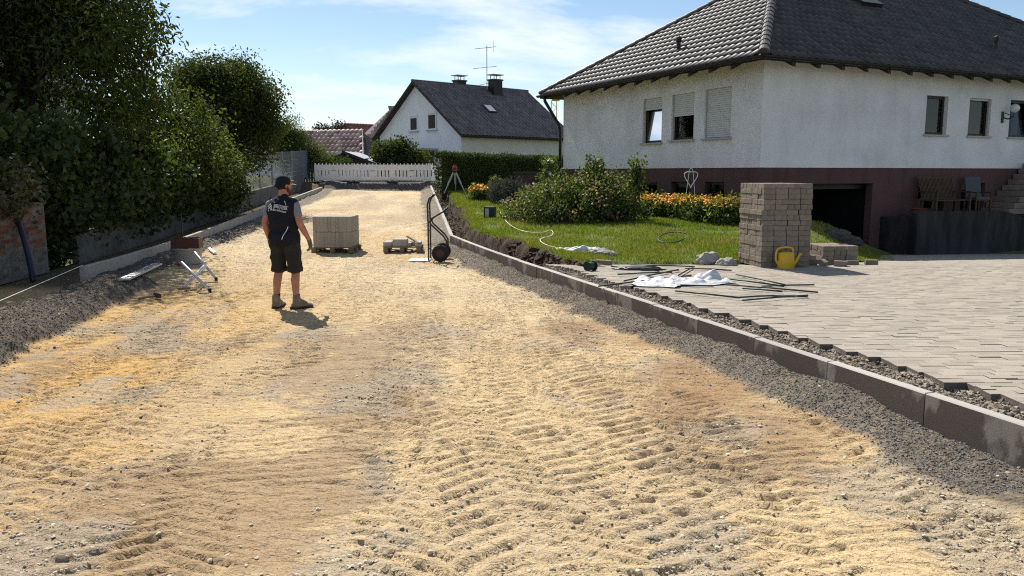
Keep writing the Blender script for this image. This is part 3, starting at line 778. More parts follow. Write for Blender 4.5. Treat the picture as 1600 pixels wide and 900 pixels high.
m.holed((s, s, BASE), X_, Z_, Y_, W - s, ZL - BASE, [(a - s, b - s, c - BASE, d - BASE) for a, b, c, d in rb + [GAR]], rev=.22)
m.holed((s, s, BASE), Y_, Z_, X_, D_ - s, ZL - BASE, [(a - s, b - s, c - BASE, d - BASE) for a, b, c, d in lb], rev=.22)
m.quad((W - s, s, BASE), (W - s, D_ - s, BASE), (W - s, D_ - s, ZL), (W - s, s, ZL)); m.quad((s, D_ - s, BASE), (W, D_ - s, BASE), (W, D_ - s, ZL), (s, D_ - s, ZL))
m.build('plinth', M['plinth'], Hs)
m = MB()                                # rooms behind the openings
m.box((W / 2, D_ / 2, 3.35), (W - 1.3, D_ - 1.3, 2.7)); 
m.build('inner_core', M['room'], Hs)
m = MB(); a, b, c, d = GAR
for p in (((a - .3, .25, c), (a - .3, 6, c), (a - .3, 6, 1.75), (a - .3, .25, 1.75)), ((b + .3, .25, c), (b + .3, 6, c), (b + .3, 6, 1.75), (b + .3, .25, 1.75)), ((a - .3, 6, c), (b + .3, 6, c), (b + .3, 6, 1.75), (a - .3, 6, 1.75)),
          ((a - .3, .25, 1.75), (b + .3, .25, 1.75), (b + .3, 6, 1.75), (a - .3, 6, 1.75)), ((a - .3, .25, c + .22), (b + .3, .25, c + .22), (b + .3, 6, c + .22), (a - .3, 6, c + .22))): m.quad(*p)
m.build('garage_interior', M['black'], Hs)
m = MB(); m.box(((a + b) / 2, .34, 1.42), (b - a - .02, .05, .1)); m.box(((a + b) / 2, 1.4, 1.50), (b - a - .06, 2.0, .05)); gd = m.build('garage_door', M['gutter'], Hs)
gd['label'] = 'garage door swung up under the ceiling'
def fmap(face): return (lambda a, d, z: (a, d, z)) if face == 'r' else (lambda a, d, z: (d, a, z))
def fbox(mb_, face, a0, a1, d0, d1, z0, z1):
    f = fmap(face); p, q = Vector(f(a0, d0, z0)), Vector(f(a1, d1, z1)); mb_.box((p + q) / 2, [abs(x) for x in (q - p)])
def window(face, a0, a1, z0, z1, shut=0., curt=0, tilt=False, upper=True):
    m = MB(); t = .07
    fbox(m, face, a0, a0 + t, .12, .18, z0, z1); fbox(m, face, a1 - t, a1, .12, .18, z0, z1)
    fbox(m, face, a0 + t, a1 - t, .12, .18, z0, z0 + t); fbox(m, face, a0 + t, a1 - t, .12, .18, z1 - t, z1)
    wn = m.build('window', M['frame'], Hs)
    m = MB()
    if tilt:
        f = fmap(face); m.quad(f(a0 + t, .135, z0 + t), f(a1 - t, .135, z0 + t), f(a1 - t, .25, z1 - t), f(a0 + t, .25, z1 - t))
    else: fbox(m, face, a0 + t, a1 - t, .148, .156, z0 + t, z1 - t)
    m.build('pane', M['glass'], wn)
    if upper:
        m = MB(); fbox(m, face, a0 - .06, a1 + .06, -.07, .119, z0 - .05, z0 - .003); m.build('sill', M['sill'], wn)
    if curt:
        m = MB(); f = fmap(face); n_ = 24
        lo, hi = (a0 + .1, a1 - .1) if curt == 1 else ((a0 + .1, a0 + .4) if curt == 2 else (a1 - .42, a1 - .1))
        for i in range(n_):
            u, v_ = lo + (hi - lo) * i / n_, lo + (hi - lo) * (i + 1) / n_; d0, d1 = .34 + .03 * math.sin(i * 1.7), .34 + .03 * math.sin((i + 1) * 1.7)
            m.quad(f(u, d0, z0), f(v_, d1, z0), f(v_, d1, z1), f(u, d0, z1))
        m.build('curtain', M['curtain'], wn)
    if shut:
        k = (z1 - z0) * shut; zz = z1; 
        sm = MB(); fbox(sm, face, a0 + .035, a1 - .035, .07, .085, 0, .05); so_ = sm.build('slat', M['shutter']); sme = so_.data; bpy.data.objects.remove(so_)
        while zz - .055 > z1 - k - .001:
            zz -= .055; link('slat', sme, wn, (0, 0, zz))
        for p_, q_ in ((a0, a0 + .034), (a1 - .034, a1)):
            m = MB(); fbox(m, face, p_, q_, .05, .10, z0, z1); m.build('shutter_rail', M['sill'], wn)
    return wn
window('l', *lw[0], shut=.27, curt=0, tilt=True); window('l', *lw[1], shut=.50, curt=1); window('l', *lw[2], shut=1.0)
window('r', *rw[0], curt=3); window('r', *rw[1], shut=.10, curt=3); window('r', *rw[2], tilt=True, curt=3); window('r', *rw[3])
for q in lb: window('l', *q, upper=False)
for q in rb: window('r', *q, upper=False)
# roof
OV = .62; hd = D_ / 2 + OV; zr = ZE + hd * SL
E = [Vector((-OV, -OV, ZE)), Vector((W + OV, -OV, ZE)), Vector((W + OV, D_ + OV, ZE)), Vector((-OV, D_ + OV, ZE))]
R0, R1 = Vector((D_ / 2, D_ / 2, zr)), Vector((W - D_ / 2, D_ / 2, zr))
m = MB(); dz = Vector((0, 0, -.10))
for p in ((E[0], E[1], R1, R0), (E[1], E[2], R1), (E[2], E[3], R0, R1), (E[3], E[0], R0)):
    m.quad(*p); m.quad(*[q + dz for q in reversed(p)])
for i in range(4): m.quad(E[i] + dz, E[(i + 1) % 4] + dz, E[(i + 1) % 4], E[i])
roof = m.build('roof', M['deck'], Hs)
# pantile
TW, TL, TS = .25, .42, .335
def tile_mesh():
    v = []; n_ = 8
    for y, zo in ((0, .030), (TL, .000)):
        for i in range(n_):
            t = i / (n_ - 1); v.append((t * TW, y, zo + .046 * max(0, math.sin(math.pi * t)) ** .75 - .012))
    v += [(p[0], 0, p[2] - .030) for p in v[:n_]]
    f = [(i, i + 1, n_ + i + 1, n_ + i) for i in range(n_ - 1)] + [(2 * n_ + i, 2 * n_ + i + 1, i + 1, i) for i in range(n_ - 1)]
    return np.array(v), np.array(f)
tv, tf = tile_mesh()
def tile_me(m, nm='tile'):
    me = bpy.data.meshes.new(nm); me.from_pydata([tuple(p) for p in tv], [], [tuple(int(q) for q in p) for p in tf]); me.materials.append(m); me.polygons.foreach_set('use_smooth', [True] * len(me.polygons)); return me
def plane_tiles(O, U, S, length, ok):
    """positions of tiles on a plane: U along the eave, S up the slope"""
    r_ = []; Nn = U.cross(S).normalized()
    for j in range(int(length[1] / TS) + 1):
        for i in range(int(length[0] / TW) + 1):
            u, s_ = i * TW, j * TS - .05
            if ok(u + TW / 2, s_ + .2): r_.append(O + U * u + S * s_ + Nn * .03)
    return r_, Matrix((U, S, Nn)).transposed()
cs, sn = math.cos(R(33)), math.sin(R(33))
sets = []
U, S = Vector((1, 0, 0)), Vector((0, cs, sn)); Lu = W + 2 * OV
sets.append(plane_tiles(E[0], U, S, (Lu, hd / cs), lambda u, s_: s_ * cs + .04 < u < Lu - s_ * cs - .04 and s_ * cs < hd))
U2, S2 = Vector((0, -1, 0)), Vector((cs, 0, sn)); Lv = D_ + 2 * OV
sets.append(plane_tiles(E[3], U2, S2, (Lv, hd / cs), lambda u, s_: s_ * cs + .04 < u < Lv - s_ * cs - .04 and s_ * cs < hd))
allt = [(p, k) for k, (ps, _) in enumerate(sets) for p in ps]
def tkey(t):
    q = HM @ t[0]; u = 800 + 1250 * q.x / q.y; v_ = 270 - 1250 * (q.z - EYE) / q.y
    return (0 if -5 < v_ and u < 1605 else 100) + q.length
allt.sort(key=tkey)
tme = tile_me(M['tile']); rots = [mtx.to_euler() for _, mtx in sets]
for p, k in allt[:298]:
    link('tile', tme, roof, p, rots[k])
n = len(allt) - 298; P = np.array([p[:] for p, k in allt[298:]]); K = np.array([k for p, k in allt[298:]]); RM = np.array([np.array(mtx) for _, mtx in sets])
V = np.einsum('nij,kj->nki', RM[K], tv) + P[:, None]; Fc = tf[None] + (np.arange(n) * len(tv))[:, None, None]
o = np_mesh('tile_field', V.reshape(-1, 3), Fc.reshape(-1, 4), M['tilef'], roof, np.repeat(rng.random(n), len(tv)), smooth=True); o['kind'] = 'stuff'
# hip and ridge tiles
def ridge_me(L_=.40, r_=.13):
    b = MB(); n_ = 8; vs = []; fs = []
    for x, k in ((0, 1.12), (L_, .95)): vs += [(x, r_ * k * math.cos(math.pi * i / n_), r_ * k * math.sin(math.pi * i / n_) - .03) for i in range(n_ + 1)]
    fs = [(i, i + 1, n_ + 2 + i, n_ + 1 + i) for i in range(n_)] + [tuple(range(n_ + 1))]
    b.add(vs, fs); o = b.build('ridge_tile', M['tile'], smooth=False); me = o.data; bpy.data.objects.remove(o); return me
rme = ridge_me()
for p, q in ((E[0], R0), (E[3], R0), (E[1], R1), (R0, R1)):
    d = q - p; n = int(d.length / .36); eu = d.to_track_quat('X', 'Z').to_euler()
    for i in range(n): link('ridge_tile', rme, roof, p + d * (i / n) + Vector((0, 0, .07)), eu)
# gutter, rafters, downpipe
def gutter(p, q, name='gutter'):
    d = (q - p).normalized(); side = d.cross(Z_).normalized()
    prof = [(side * (.075 * math.cos(t)) + Z_ * (.075 * math.sin(t))) for t in [math.pi + math.pi * i / 6 for i in range(7)]]
    m = MB(); k = len(prof)
    vs = [p + a for a in prof] + [q + a for a in prof]; vs += [v + Z_ * .004 for v in vs]
    fs = [(i, i + 1, k + i + 1, k + i) for i in range(k - 1)] + [tuple(range(k)), tuple(range(k, 2 * k))]
    m.add(vs, fs); return m.build(name, M['gutter'], Hs)
gutter(Vector((-OV - .08, -OV - .08, ZE + .0)), Vector((W + OV, -OV - .08, ZE + .0))); gutter(Vector((-OV - .08, D_ + OV, ZE)), Vector((-OV - .08, -OV - .075, ZE)))
def rafter(p, d):
    m = MB(); d = Vector(d); sd_ = Vector((-d.y, d.x, 0)) * .05
    a, b = Vector(p), Vector(p) - d * .68
    zt = ZE + .62 * SL - .09; zb = ZE - .095
    vs = []
    for q, z, h in ((a, zt, .19), (b + d * .06, zb + .03, .13)):
        for s_ in (1, -1): vs += [q + sd_ * s_ + Z_ * (z - h), q + sd_ * s_ + Z_ * z]
    m.add(vs, [(0, 1, 3, 2), (4, 6, 7, 5), (0, 4, 5, 1), (2, 3, 7, 6), (0, 2, 6, 4), (1, 5, 7, 3)]); m.build('rafter', M['darkwood'], Hs)
for i in range(int(W / .82)): rafter((.35 + i * .82, 0, 0), (0, 1, 0))
for i in range(int(D_ / .82)): rafter((0, .45 + i * .82, 0), (1, 0, 0))
m = MB(); yq = D_ + .06
m.tube([(-OV - .06, yq + .1, ZE - .07), (-OV - .04, yq + .1, ZE - .22), (-.12, yq + .02, ZE - 1.05), (-.09, yq, ZE - 1.3), (-.09, yq, .4)], .055, 10); m.build('downpipe', M['gutter'], Hs, smooth=True)
# vents on the roof
def vent(u, v, plane):
    n_ = Vector((0, -sn, cs)) if plane == 'r' else Vector((-sn, 0, cs)); p = hloc(u, v, E[0], n_)
    m = MB(); m.tube([p, p + Z_ * .38], .06, 10); m.tube([p + Z_ * .30, p + Z_ * .42, p + Z_ * .47], [.085, .085, .02], 10); m.tube([p + n_ * .0, p + n_ * .06], [.16, .12], 10); m.build('vent_pipe', M['gutter'], roof, smooth=False)
vent(1060, 82, 'l'); vent(1556, 80, 'r')
n_ = Vector((0, -sn, cs)); p = hloc(1352, 8, E[0], n_)
m = MB(); m.box(p + n_ * .12, (.9, .5, .12), rot=Euler((R(33), 0, 0))); m.build('roof_hatch', M['gutter'], roof)
# wall lamp
L0 = Vector((9.28, 0, 3.42))
m = MB(); m.tube([L0 + Vector((0, 0, -.16)), L0 + Vector((0, 0, .16))], .05, 8); m.tube([L0, L0 + Vector((.04, -.16, -.06)), L0 + Vector((.1, -.27, .02)), L0 + Vector((.12, -.28, .12))], .02, 6); m.tube([L0 + Vector((.02, -.06, .12)), L0 + Vector((.08, -.18, .06)), L0 + Vector((.1, -.24, -.02))], .012, 6)
lm = m.build('wall_lamp', M['steel'], Hs); m = MB(); m.lathe([(.03, .12), (.11, .17), (.135, .25), (.11, .33), (.03, .37), (.0, .375)], L0 + Vector((.12, -.28, 0)), 14); m.build('globe', M['lampglass'], lm, smooth=True)

# retaining wall, stairs, bench platform in front of the right-hand face
def HL(a, b, z): return HM @ Vector((a, b, z))
RW = thing('retaining_wall', 'dark stained concrete retaining wall beside the garage ramp', 'wall', HC, HA)
m = MB(); prof = [(4.42, -.75), (4.42, .76), (4.48, .80), (8.1, .72), (8.6, .62), (10.4, .12), (10.4, -.75)]
vs = [(a, -1.12, z) for a, z in prof] + [(a, -.92, z) for a, z in prof]; k = len(prof)
m.add(vs, [tuple(range(k)), tuple(range(2 * k - 1, k - 1, -1))] + [(i, i + k, (i + 1) % k + k, (i + 1) % k) for i in range(k)]); m.build('wall_face', M['retain'], RW, fix=True)
m = MB(); m.quad((4.43, -.92, .62), (4.43, 0.02, .62), (14, .02, .62), (14, -.92, .62)); m.quad((4.43, -.92, -.75), (4.43, .02, -.75), (4.43, .02, .62), (4.43, -.92, .62)); m.build('platform', M['retain'], RW)
ST = thing('staircase', 'block staircase climbing along the plum plinth to the right', 'stairs', HC, HA)
for i in range(9):
    m = MB(); a = 8.62 + i * .225; z0 = .62 + i * .165; x1 = 14
    m.box(((a + x1) / 2, -.44, z0 + .08), (x1 - a, .86 - .012 * i, .155), ch=.008)
    m.build('step', M['stair'], ST, fix=True)
# bench
BE = thing('bench', 'slatted wooden garden bench against the plum plinth above the retaining wall', 'bench', HL(6.35, -.50, .62), HA)
bw, st_ = 1.5, .43
m0 = MB(); m0.box((0, 0, 0), (.032, .02, .62)); o = m0.build('slat', M['benchwood']); slm = o.data; bpy.data.objects.remove(o)
for i in range(26): link('slat', slm, BE, (-bw / 2 + .06 + i * (bw - .12) / 25, .30, .75), (R(-14), 0, 0))
for y in (-.2, -.08, .04, .16):
    m = MB(); m.box((0, y, st_), (bw, .09, .025)); m.build('seat_slat', M['benchwood'], BE)
for x in (-bw / 2 + .05, bw / 2 - .05):
    for y in (-.22, .22):
        m = MB(); m.box((x, y, (.64 if y < 0 else .43) / 2), (.06, .06, .64 if y < 0 else .43)); m.build('leg', M['benchwood'], BE)
    m = MB(); m.box((x, .02, .66), (.07, .58, .03)); m.build('armrest', M['benchwood'], BE)
for z, y in ((.47, .235), (1.05, .38)):
    m = MB(); m.box((0, y + .005, z), (bw, .045, .05)); m.build('rail', M['benchwood'], BE)
CH = thing('chair', 'garden chair with pale cushion between bench and staircase', 'chair', HL(7.72, -.5, .62), HA - .3)
m = MB(); m.box((0, 0, .42), (.5, .5, .03)); m.build('seat', M['benchwood'], CH)
m = MB(); m.box((0, 0, .47), (.46, .46, .07), ch=.02); m.build('cushion', M['cushion'], CH)
m = MB(); m.box((0, .24, .78), (.48, .06, .58), rot=Euler((R(-12), 0, 0))); m.build('backrest', M['cushion'], CH)
for x in (-.23, .23):
    for y in (-.23, .23):
        m = MB(); m.box((x, y, .205), (.045, .045, .41)); m.build('leg', M['benchwood'], CH)
    m = MB(); m.box((x, .0, .63), (.05, .5, .03)); m.tube([(x, -.22, .42), (x, -.22, .62)], .018, 6); m.build('armrest', M['benchwood'], CH)
PB = MB(); PB.lathe([(.0, .02), (.20, .0), (.24, .2), (.26, .22), (.24, .23), (.20, .18), (0, .17)], (0, 0, 0), 14, sy=.7); o = PB.build('planter', M['planter']); o.location = HL(5.15, -.6, .62); o.rotation_euler.z = HA
tag(o, 'dark red planter bowl on the platform left of the bench', 'planter')
# low terrace wall by the far corner
GW = thing('garden_wall', 'low plum terrace wall with slate coping near the hedge', 'wall', (1.15, 29.3, 0), R(-4))
m = MB(); m.box((0, 0, 1.3), (2.1, .3, .95)); m.build('wall_body', M['plinth'], GW); m = MB(); m.box((0, 0, 1.81), (2.2, .4, .06)); m.build('coping', M['coping'], GW)

# ------------------------------------------------------------------ LEFT BOUNDARY: brick wall, concrete wall, mesh fence
BW = thing('brick_wall', 'old brick wall with red upper courses under the overhanging vines', 'wall', (0, 0, 0))
def on_wall(y, off=0.): return Vector((float(wallx(y)) + off, y, float(gy(min(y, 40.1)) + .0375 * max(0, y - 40.1))))
wd = Vector((-.085, 1, 0)).normalized(); wang = math.atan2(wd.y, wd.x)
p, q = on_wall(4.5, -.16), on_wall(14.45, -.16)
m = MB(); m.box((p + q) / 2 + Vector((0, 0, .64)), ((q - p).length, .26, 1.28), rz=wang); m.build('wall_core', M['mortar'], BW)
def brick_mesh(mm):
    b = MB(); b.box((0, 0, 0), (.238, .12, .068), ch=.006); o = b.build('brick', mm, fix=True); me = o.data; bpy.data.objects.remove(o); return me
bks = [brick_mesh(M['stonebrick']), brick_mesh(M['brick'])]
for r_ in range(16):
    k = 0
    while True:
        y = 14.33 - (k * .25 + (r_ % 2) * .125); k += 1
        if y < 11.0: break
        c = on_wall(y, -.088 + random.uniform(-.008, .01)); z = .04 + r_ * .08
        link('brick', bks[1 if z > .52 + random.uniform(-.1, .1) else 0], BW, c + Vector((0, 0, z)), (random.gauss(0, .01), random.gauss(0, .01), wang + random.gauss(0, .015)))
CW = thing('concrete_wall', 'low weathered concrete wall running beneath the mesh fence', 'wall', (0, 0, 0))
ye = 15.6
while ye < 41.5:
    p, q = on_wall(ye, -.06), on_wall(min(ye + 2.0, 41.6) - .012, -.06)
    m = MB(); zc = (p.z + q.z) / 2
    L_ = (q - p).length; m.box((0, 0, .2), (L_, .12, .82), ch=.01); o = m.build('wall_panel', M['oldconc'], CW, fix=True)
    o.location = ((p.x + q.x) / 2, (p.y + q.y) / 2, zc); o.rotation_euler = Euler((0, -math.atan2(q.z - p.z, L_), wang), 'XYZ'); ye += 2.0
FE = thing('mesh_fence', 'grey double wire mesh fence with slatted privacy strips at its far end', 'fence', (0, 0, 0))
FH = 1.4
for i in range(8):
    y0 = 25.0 + i * 2.36; y1 = y0 + 2.36; p, q = on_wall(y0, -.1), on_wall(y1, -.1); p.z += .58; q.z += .58
    m = MB(); m.box(p + Vector((-.03, 0, FH / 2 - .1)), (.05, .06, FH + .25)); m.build('post', M['fencewire'], FE)
    m = MB()
    for k in range(8): m.tube([p + Z_ * (.02 + k * .195), q + Z_ * (.02 + k * .195)], .006, 4, cap=False)
    nv = 34
    for k in range(nv):
        a = p.lerp(q, (k + .5) / nv); m.tube([a, a + Z_ * FH], .0032, 3, cap=False)
    o = m.build('wire_panel', M['fencewire'], FE); o['kind'] = 'stuff'
    if i >= 6:
        for k in range(7):
            a, b = p + Z_ * (.03 + k * .195), q + Z_ * (.03 + k * .195); h = Z_ * .178; t_ = Vector((-.008, 0, 0))
            m = MB(); m.add([a, b, b + h, a + h, a + t_, b + t_, b + h + t_, a + h + t_], [(0, 1, 2, 3), (7, 6, 5, 4), (0, 4, 5, 1), (2, 6, 7, 3), (1, 5, 6, 2), (0, 3, 7, 4)]); m.build('strip', M['strip'], FE)
p = on_wall(25 + 8 * 2.36, -.1); m = MB(); m.box(p + Vector((-.03, 0, 1.15)), (.05, .06, FH + .25)); m.build('post', M['fencewire'], FE)

# ------------------------------------------------------------------ TREES AND SHRUBS
def plant(name, label, cat, base, ells, leaf, nclump, per, sig, size, wdt=.5, trunk=None, limbs=14, seed=0, hole=.36, hs=1.2, group=None, up=.25, core=None, shell=2.4, crown='crown'):
    """ells are offsets from base; trunk=(radius, height, lean)"""
    root = thing(name, label, cat, base, 0, group)
    c, p = crown_pts(ells, nclump, per, sig, seed, hole, hs, shell)
    o = leaves(crown, p, size * rng.uniform(.6, 1.25, len(p)), M[leaf], root, width=wdt, up=up, tone=np.repeat(rng.random(len(c)), per) * .6 + rng.random(len(p)) * .4)
    if trunk:
        r_, h, (lx, ly) = trunk; m = MB(); top = Vector((lx, ly, h))
        pts = [Vector((0, 0, -.3)), Vector((lx * .2, ly * .2, h * .3)), Vector((lx * .6, ly * .7, h * .65)), top]
        m.tube(pts, [r_ * 1.25, r_, r_ * .85, r_ * .6], 9)
        m.build('trunk', M['bark'], root, smooth=True)
        sel = c[rng.choice(len(c), min(limbs, len(c)), replace=False)]
        for q in sel:
            q = Vector(q); s_ = pts[1].lerp(top, random.uniform(.2, 1)); mid = s_.lerp(q, .5) + Vector((random.gauss(0, .15), random.gauss(0, .15), .15))
            b = MB(); b.tube([s_, mid, q], [r_ * .42, r_ * .25, r_ * .08], 6); b.build('limb', M['bark'], root, smooth=True)
    return root
plant('tree', 'tall dark broadleaf tree with drooping pointed leaves at the left edge', 'tree', (-11.0, 18.2, .6),
      [(.2, -.2, 4.0, 3.2, 2.8, 2.3), (-1.8, -1.0, 5.6, 3.2, 2.6, 2.4), (1.1, .3, 4.9, 1.7, 1.7, 1.6), (.4, -.2, 6.4, 3.0, 2.6, 2.0), (-3.5, -.5, 4.0, 2.4, 2.2, 2.2), (2.1, .4, 3.0, 1.3, 1.3, 1.1), (1.6, .4, 4.3, 1.4, 1.4, 1.3), (-2.5, -1.0, 3.2, 2.5, 2, 1.6), (-1.0, -3.0, 5.3, 2.2, 2.2, 1.8)], 'leafdark', 1450, 95, .32, .15, .38, (.17, 3.6, (.3, 0)), 22, 3, .30, .9, up=.7)
plant('tree', 'dense dark round crowned tree behind the mesh fence', 'tree', (-9.6 - .5, 28.4, .9),
      [(.35, 0, 3.2, 1.75, 1.6, 1.5), (-.6, 0, 3.8, 1.2, 1.2, 1.0), (1.1, 0, 2.4, 1.0, 1.1, 1.25), (.5, 0, 4.0, 1.1, 1.1, .75), (-.9, 0, 2.0, 1.0, 1.0, 1.2)], 'leafdark', 640, 95, .22, .12, .5, (.11, 2.6, (.3, 0)), 14, 5, .30, 1.2, up=.35)
plant('shrub', 'light green hazel shrub between the tall tree and the round tree', 'shrub', (-9.9, 22.6, .5),
      [(.5, 0, 2.1, 1.2, 1.1, 1.6), (-.5, .4, 2.9, 1.1, 1.0, 1.2), (.9, 1.2, 1.6, .9, 1.2, 1.3), (.6, -1.2, 1.3, .9, 1.0, 1.1), (1.0, 2.6, 1.2, .6, 1.0, 1.1)], 'leaflight', 330, 80, .22, .12, .6, (.05, 1.8, (.2, 0)), 10, 7, .36, 1.4)
plant('vine', 'large leaved dark vine thicket spilling over the old brick wall', 'vine', (-9.1, 16.2, .5),
      [(.2, -.6, 1.5, .95, 1.6, 1.0), (.35, .9, 1.3, .8, 1.5, 1.0), (-.2, -2.0, 1.3, 1.0, 1.2, 1.0), (.2, 2.6, 1.1, .8, 1.5, 1.1), (.45, .3, .75, .5, 2.2, .6), (.3, 3.8, 1.2, .6, 1.2, 1.2), (-.3, -2.6, 2.0, .9, 1.2, .8), (.25, -3.2, 1.2, .55, .8, .5)], 'leafvine', 500, 62, .2, .15, .85, (.05, 1.2, (.1, 0)), 8, 11, .30, 1.3, up=.5, crown='foliage')
plant('shrub', 'dark leafy shrub trailing over the concrete wall below the hazel', 'shrub', (-9.7, 20.2, .6),
      [(.5, 0, 1.0, .75, 1.6, .9), (.6, 1.8, .9, .6, 1.4, .9), (.3, -1.4, 1.2, .7, 1.0, .9), (.3, 3.6, .9, .6, 1.2, .9)], 'leafdark', 230, 60, .2, .14, .7, (.04, 1.0, (.2, 0)), 6, 13, .30, 1.3, up=.4, crown='foliage')
plant('shrub', 'small sunlit bush with pale edged leaves at the far left of the brick wall', 'shrub', (-8.55, 12.6, 1.0),
      [(.05, 0, .75, .65, .7, .5), (.3, .3, .55, .6, .5, .35), (-.5, -.6, .7, .8, .7, .6)], 'leafpale', 90, 50, .15, .12, .6, (.03, .7, (0, 0)), 5, 17, .3, 1.5, crown='foliage')
plant('shrub', 'yellow green bush glowing under the tall tree by the pale house', 'shrub', (-12.2, 17.2, .6),
      [(0, 0, 1.7, 1.4, 1.0, .8), (1.6, .4, 1.5, 1.0, .9, .7)], 'leaflight', 110, 50, .2, .14, .6, (.04, 1.2, (.1, 0)), 6, 19, .36, 1.3, crown='foliage')
plant('shrub', 'loose light green willow shrub left of the white barriers', 'shrub', (-11.7, 44.2, 1.3),
      [(.1, 0, 1.5, 1.4, .9, 1.2), (-.7, 0, 2.3, .9, .8, 1.1), (1.1, 0, 1.1, .9, .8, .9), (-.3, 0, 2.9, .45, .5, .8)], 'leaflight', 420, 50, .2, .13, .3, (.05, 2.0, (0, 0)), 14, 23, .30, 1.4, up=-.2)
plant('tree', 'small dark purple plum tree peeping over the weathered tile roof', 'tree', (-14.7, 66, 1.6),
      [(0, 0, 3.2, 1.5, 1.0, .9), (.6, 0, 3.7, .8, .8, .6), (-.7, 0, 3.5, .8, .8, .6), (1.6, 0, 2.9, .9, .8, .6)], 'leafplum', 90, 40, .22, .2, .5, (.08, 2.8, (0, 0)), 8, 29, .3, 1.3)
plant('shrub', 'broad dark green bush behind the barriers under the white gable', 'shrub', (-6.4, 46.5, 1.4),
      [(0, 0, 1.0, 1.7, 1.1, 1.1), (-.6, 0, 1.5, 1.0, .9, .75), (.8, 0, 1.4, .9, .9, .7), (.1, 0, 1.9, .5, .6, .5)], 'leafdark', 260, 50, .2, .17, .55, (.06, 1.2, (0, 0)), 8, 31, .25, 1.2, crown='foliage')
plant('shrub', 'small pale green bush in front of the carport gable', 'shrub', (-10.0, 44.6, 1.3), [(0, 0, .9, .7, .6, .6), (.6, 0, .8, .5, .5, .5)], 'leaflight', 50, 40, .16, .13, .35, None, 0, 37, .2, 1.2, crown='foliage')
plant('shrub', 'dark shrub filling the gap between brick wall and concrete wall', 'shrub', (-9.05, 15.15, .05), [(0, 0, .45, .42, .7, .55), (.1, .3, .9, .4, .6, .4)], 'leafvine', 120, 50, .14, .14, .8, (.03, .8, (0, 0)), 4, 67, .15, 1.3, crown='foliage')
# clipped hedge
HG = thing('hedge', 'long clipped dark conifer hedge behind the lawn', 'hedge', (0, 0, 0))
def hedge_seg(a, b, zt, th):
    a, b = Vector(a), Vector(b); d = (b - a); L_ = d.length; d.normalize(); s_ = Vector((-d.y, d.x, 0))
    n = int(L_ * 2300); t = rng.random(n) * L_; q = rng.random(n); ang = rng.random(n)
    top = rng.random(n) < .3
    off = np.where(top, rng.uniform(0, th, n), np.where(rng.random(n) < .8, 0, th)) + rng.normal(0, .05, n); zz = np.where(top, 1, q)
    bx = a.x + d.x * t + s_.x * off; by = a.y + d.y * t + s_.y * off; zb = lawn_z(by) - .05
    zz = zb + (zt - zb) * zz + rng.normal(0, .045, n) + .10 * (fbm(t * 1.2, off * 1.2, 5, 3) - .5) * zz
    push = .16 * (fbm(t * 1.5, zz * 1.8, 6, 3) - .5)
    bx -= s_.x * push; by -= s_.y * push
    return np.stack([bx, by, zz], 1)
P = np.concatenate([hedge_seg((-2.62, 32.2, 0), (3.4, 40.5, 0), 2.48, .62), hedge_seg((-3.1, 32.6, 0), (-2.62, 32.2, 0), 2.5, .5)])
leaves('foliage', P, rng.uniform(.07, .15, len(P)), M['hedge'], HG, width=.4, up=-.5)
a, b = Vector((-2.75, 32.5, 0)), Vector((3.2, 40.7, 0)); d = b - a
m = MB(); m.box((a + b) / 2 + Vector((-.1, .1, 1.55)), (d.length - .4, .3, 1.9), rz=math.atan2(d.y, d.x)); m.build('branches', M['bark'], HG)
# rose bush and friends on the lawn
RB = plant('rose_bush', 'big sprawling rose bush with faded pinkish blooms on the lawn', 'bush', (1.55, 20.9, .45),
      [(0, 0, .5, 1.5, 1.1, .62), (-.9, -.2, .35, 1.0, .9, .5), (.9, .1, .6, .9, .9, .65), (.3, .2, 1.0, .8, .7, .42), (1.3, .2, .35, .7, .7, .5), (-1.2, 0, .25, .8, .7, .38)], 'leafmid', 380, 62, .14, .085, .65, (.03, .6, (0, 0)), 12, 41, .26, 1.8, crown='foliage', up=-.1)
c, p = crown_pts([(0, 0, .55, 1.6, 1.15, .68), (-.9, -.2, .4, 1.05, .95, .55), (.9, .1, .65, .95, .95, .7)], 420, 3, .05, 43, .3, 1.6, 12)
leaves('blossom', p, rng.uniform(.05, .08, len(p)), M['leafpink'], RB, width=.9, up=0)
for x, y, h, lab in ((2.15, 21.2, 1.72, 'tall leafy stem rising above the middle of the rose bush'), (3.15, 20.6, 1.6, 'tall leafy sunflower stem at the right end of the rose bush')):
    plant('tall_plant', lab, 'plant', (x, y, .45), [(0, 0, h * .9, .28, .28, .22), (.1, 0, h * .7, .2, .2, .3)] if h > 1.7 else [(0, 0, h * .95, .16, .16, .18), (0, 0, h * .7, .16, .16, .3)], 'leaflight', 30, 16, .08, .10, .7, (.014, h, (.03, 0)), 5, 47, 0, 1, crown='foliage')
plant('lavender_bush', 'grey violet lavender bush left of the rose bush', 'bush', (-.2, 26.2, .72), [(0, 0, .38, .62, .6, .42), (.5, .1, .3, .5, .5, .36)], 'lav', 170, 30, .08, .16, .12, None, 0, 53, .2, 1, up=-1.2, crown='foliage')
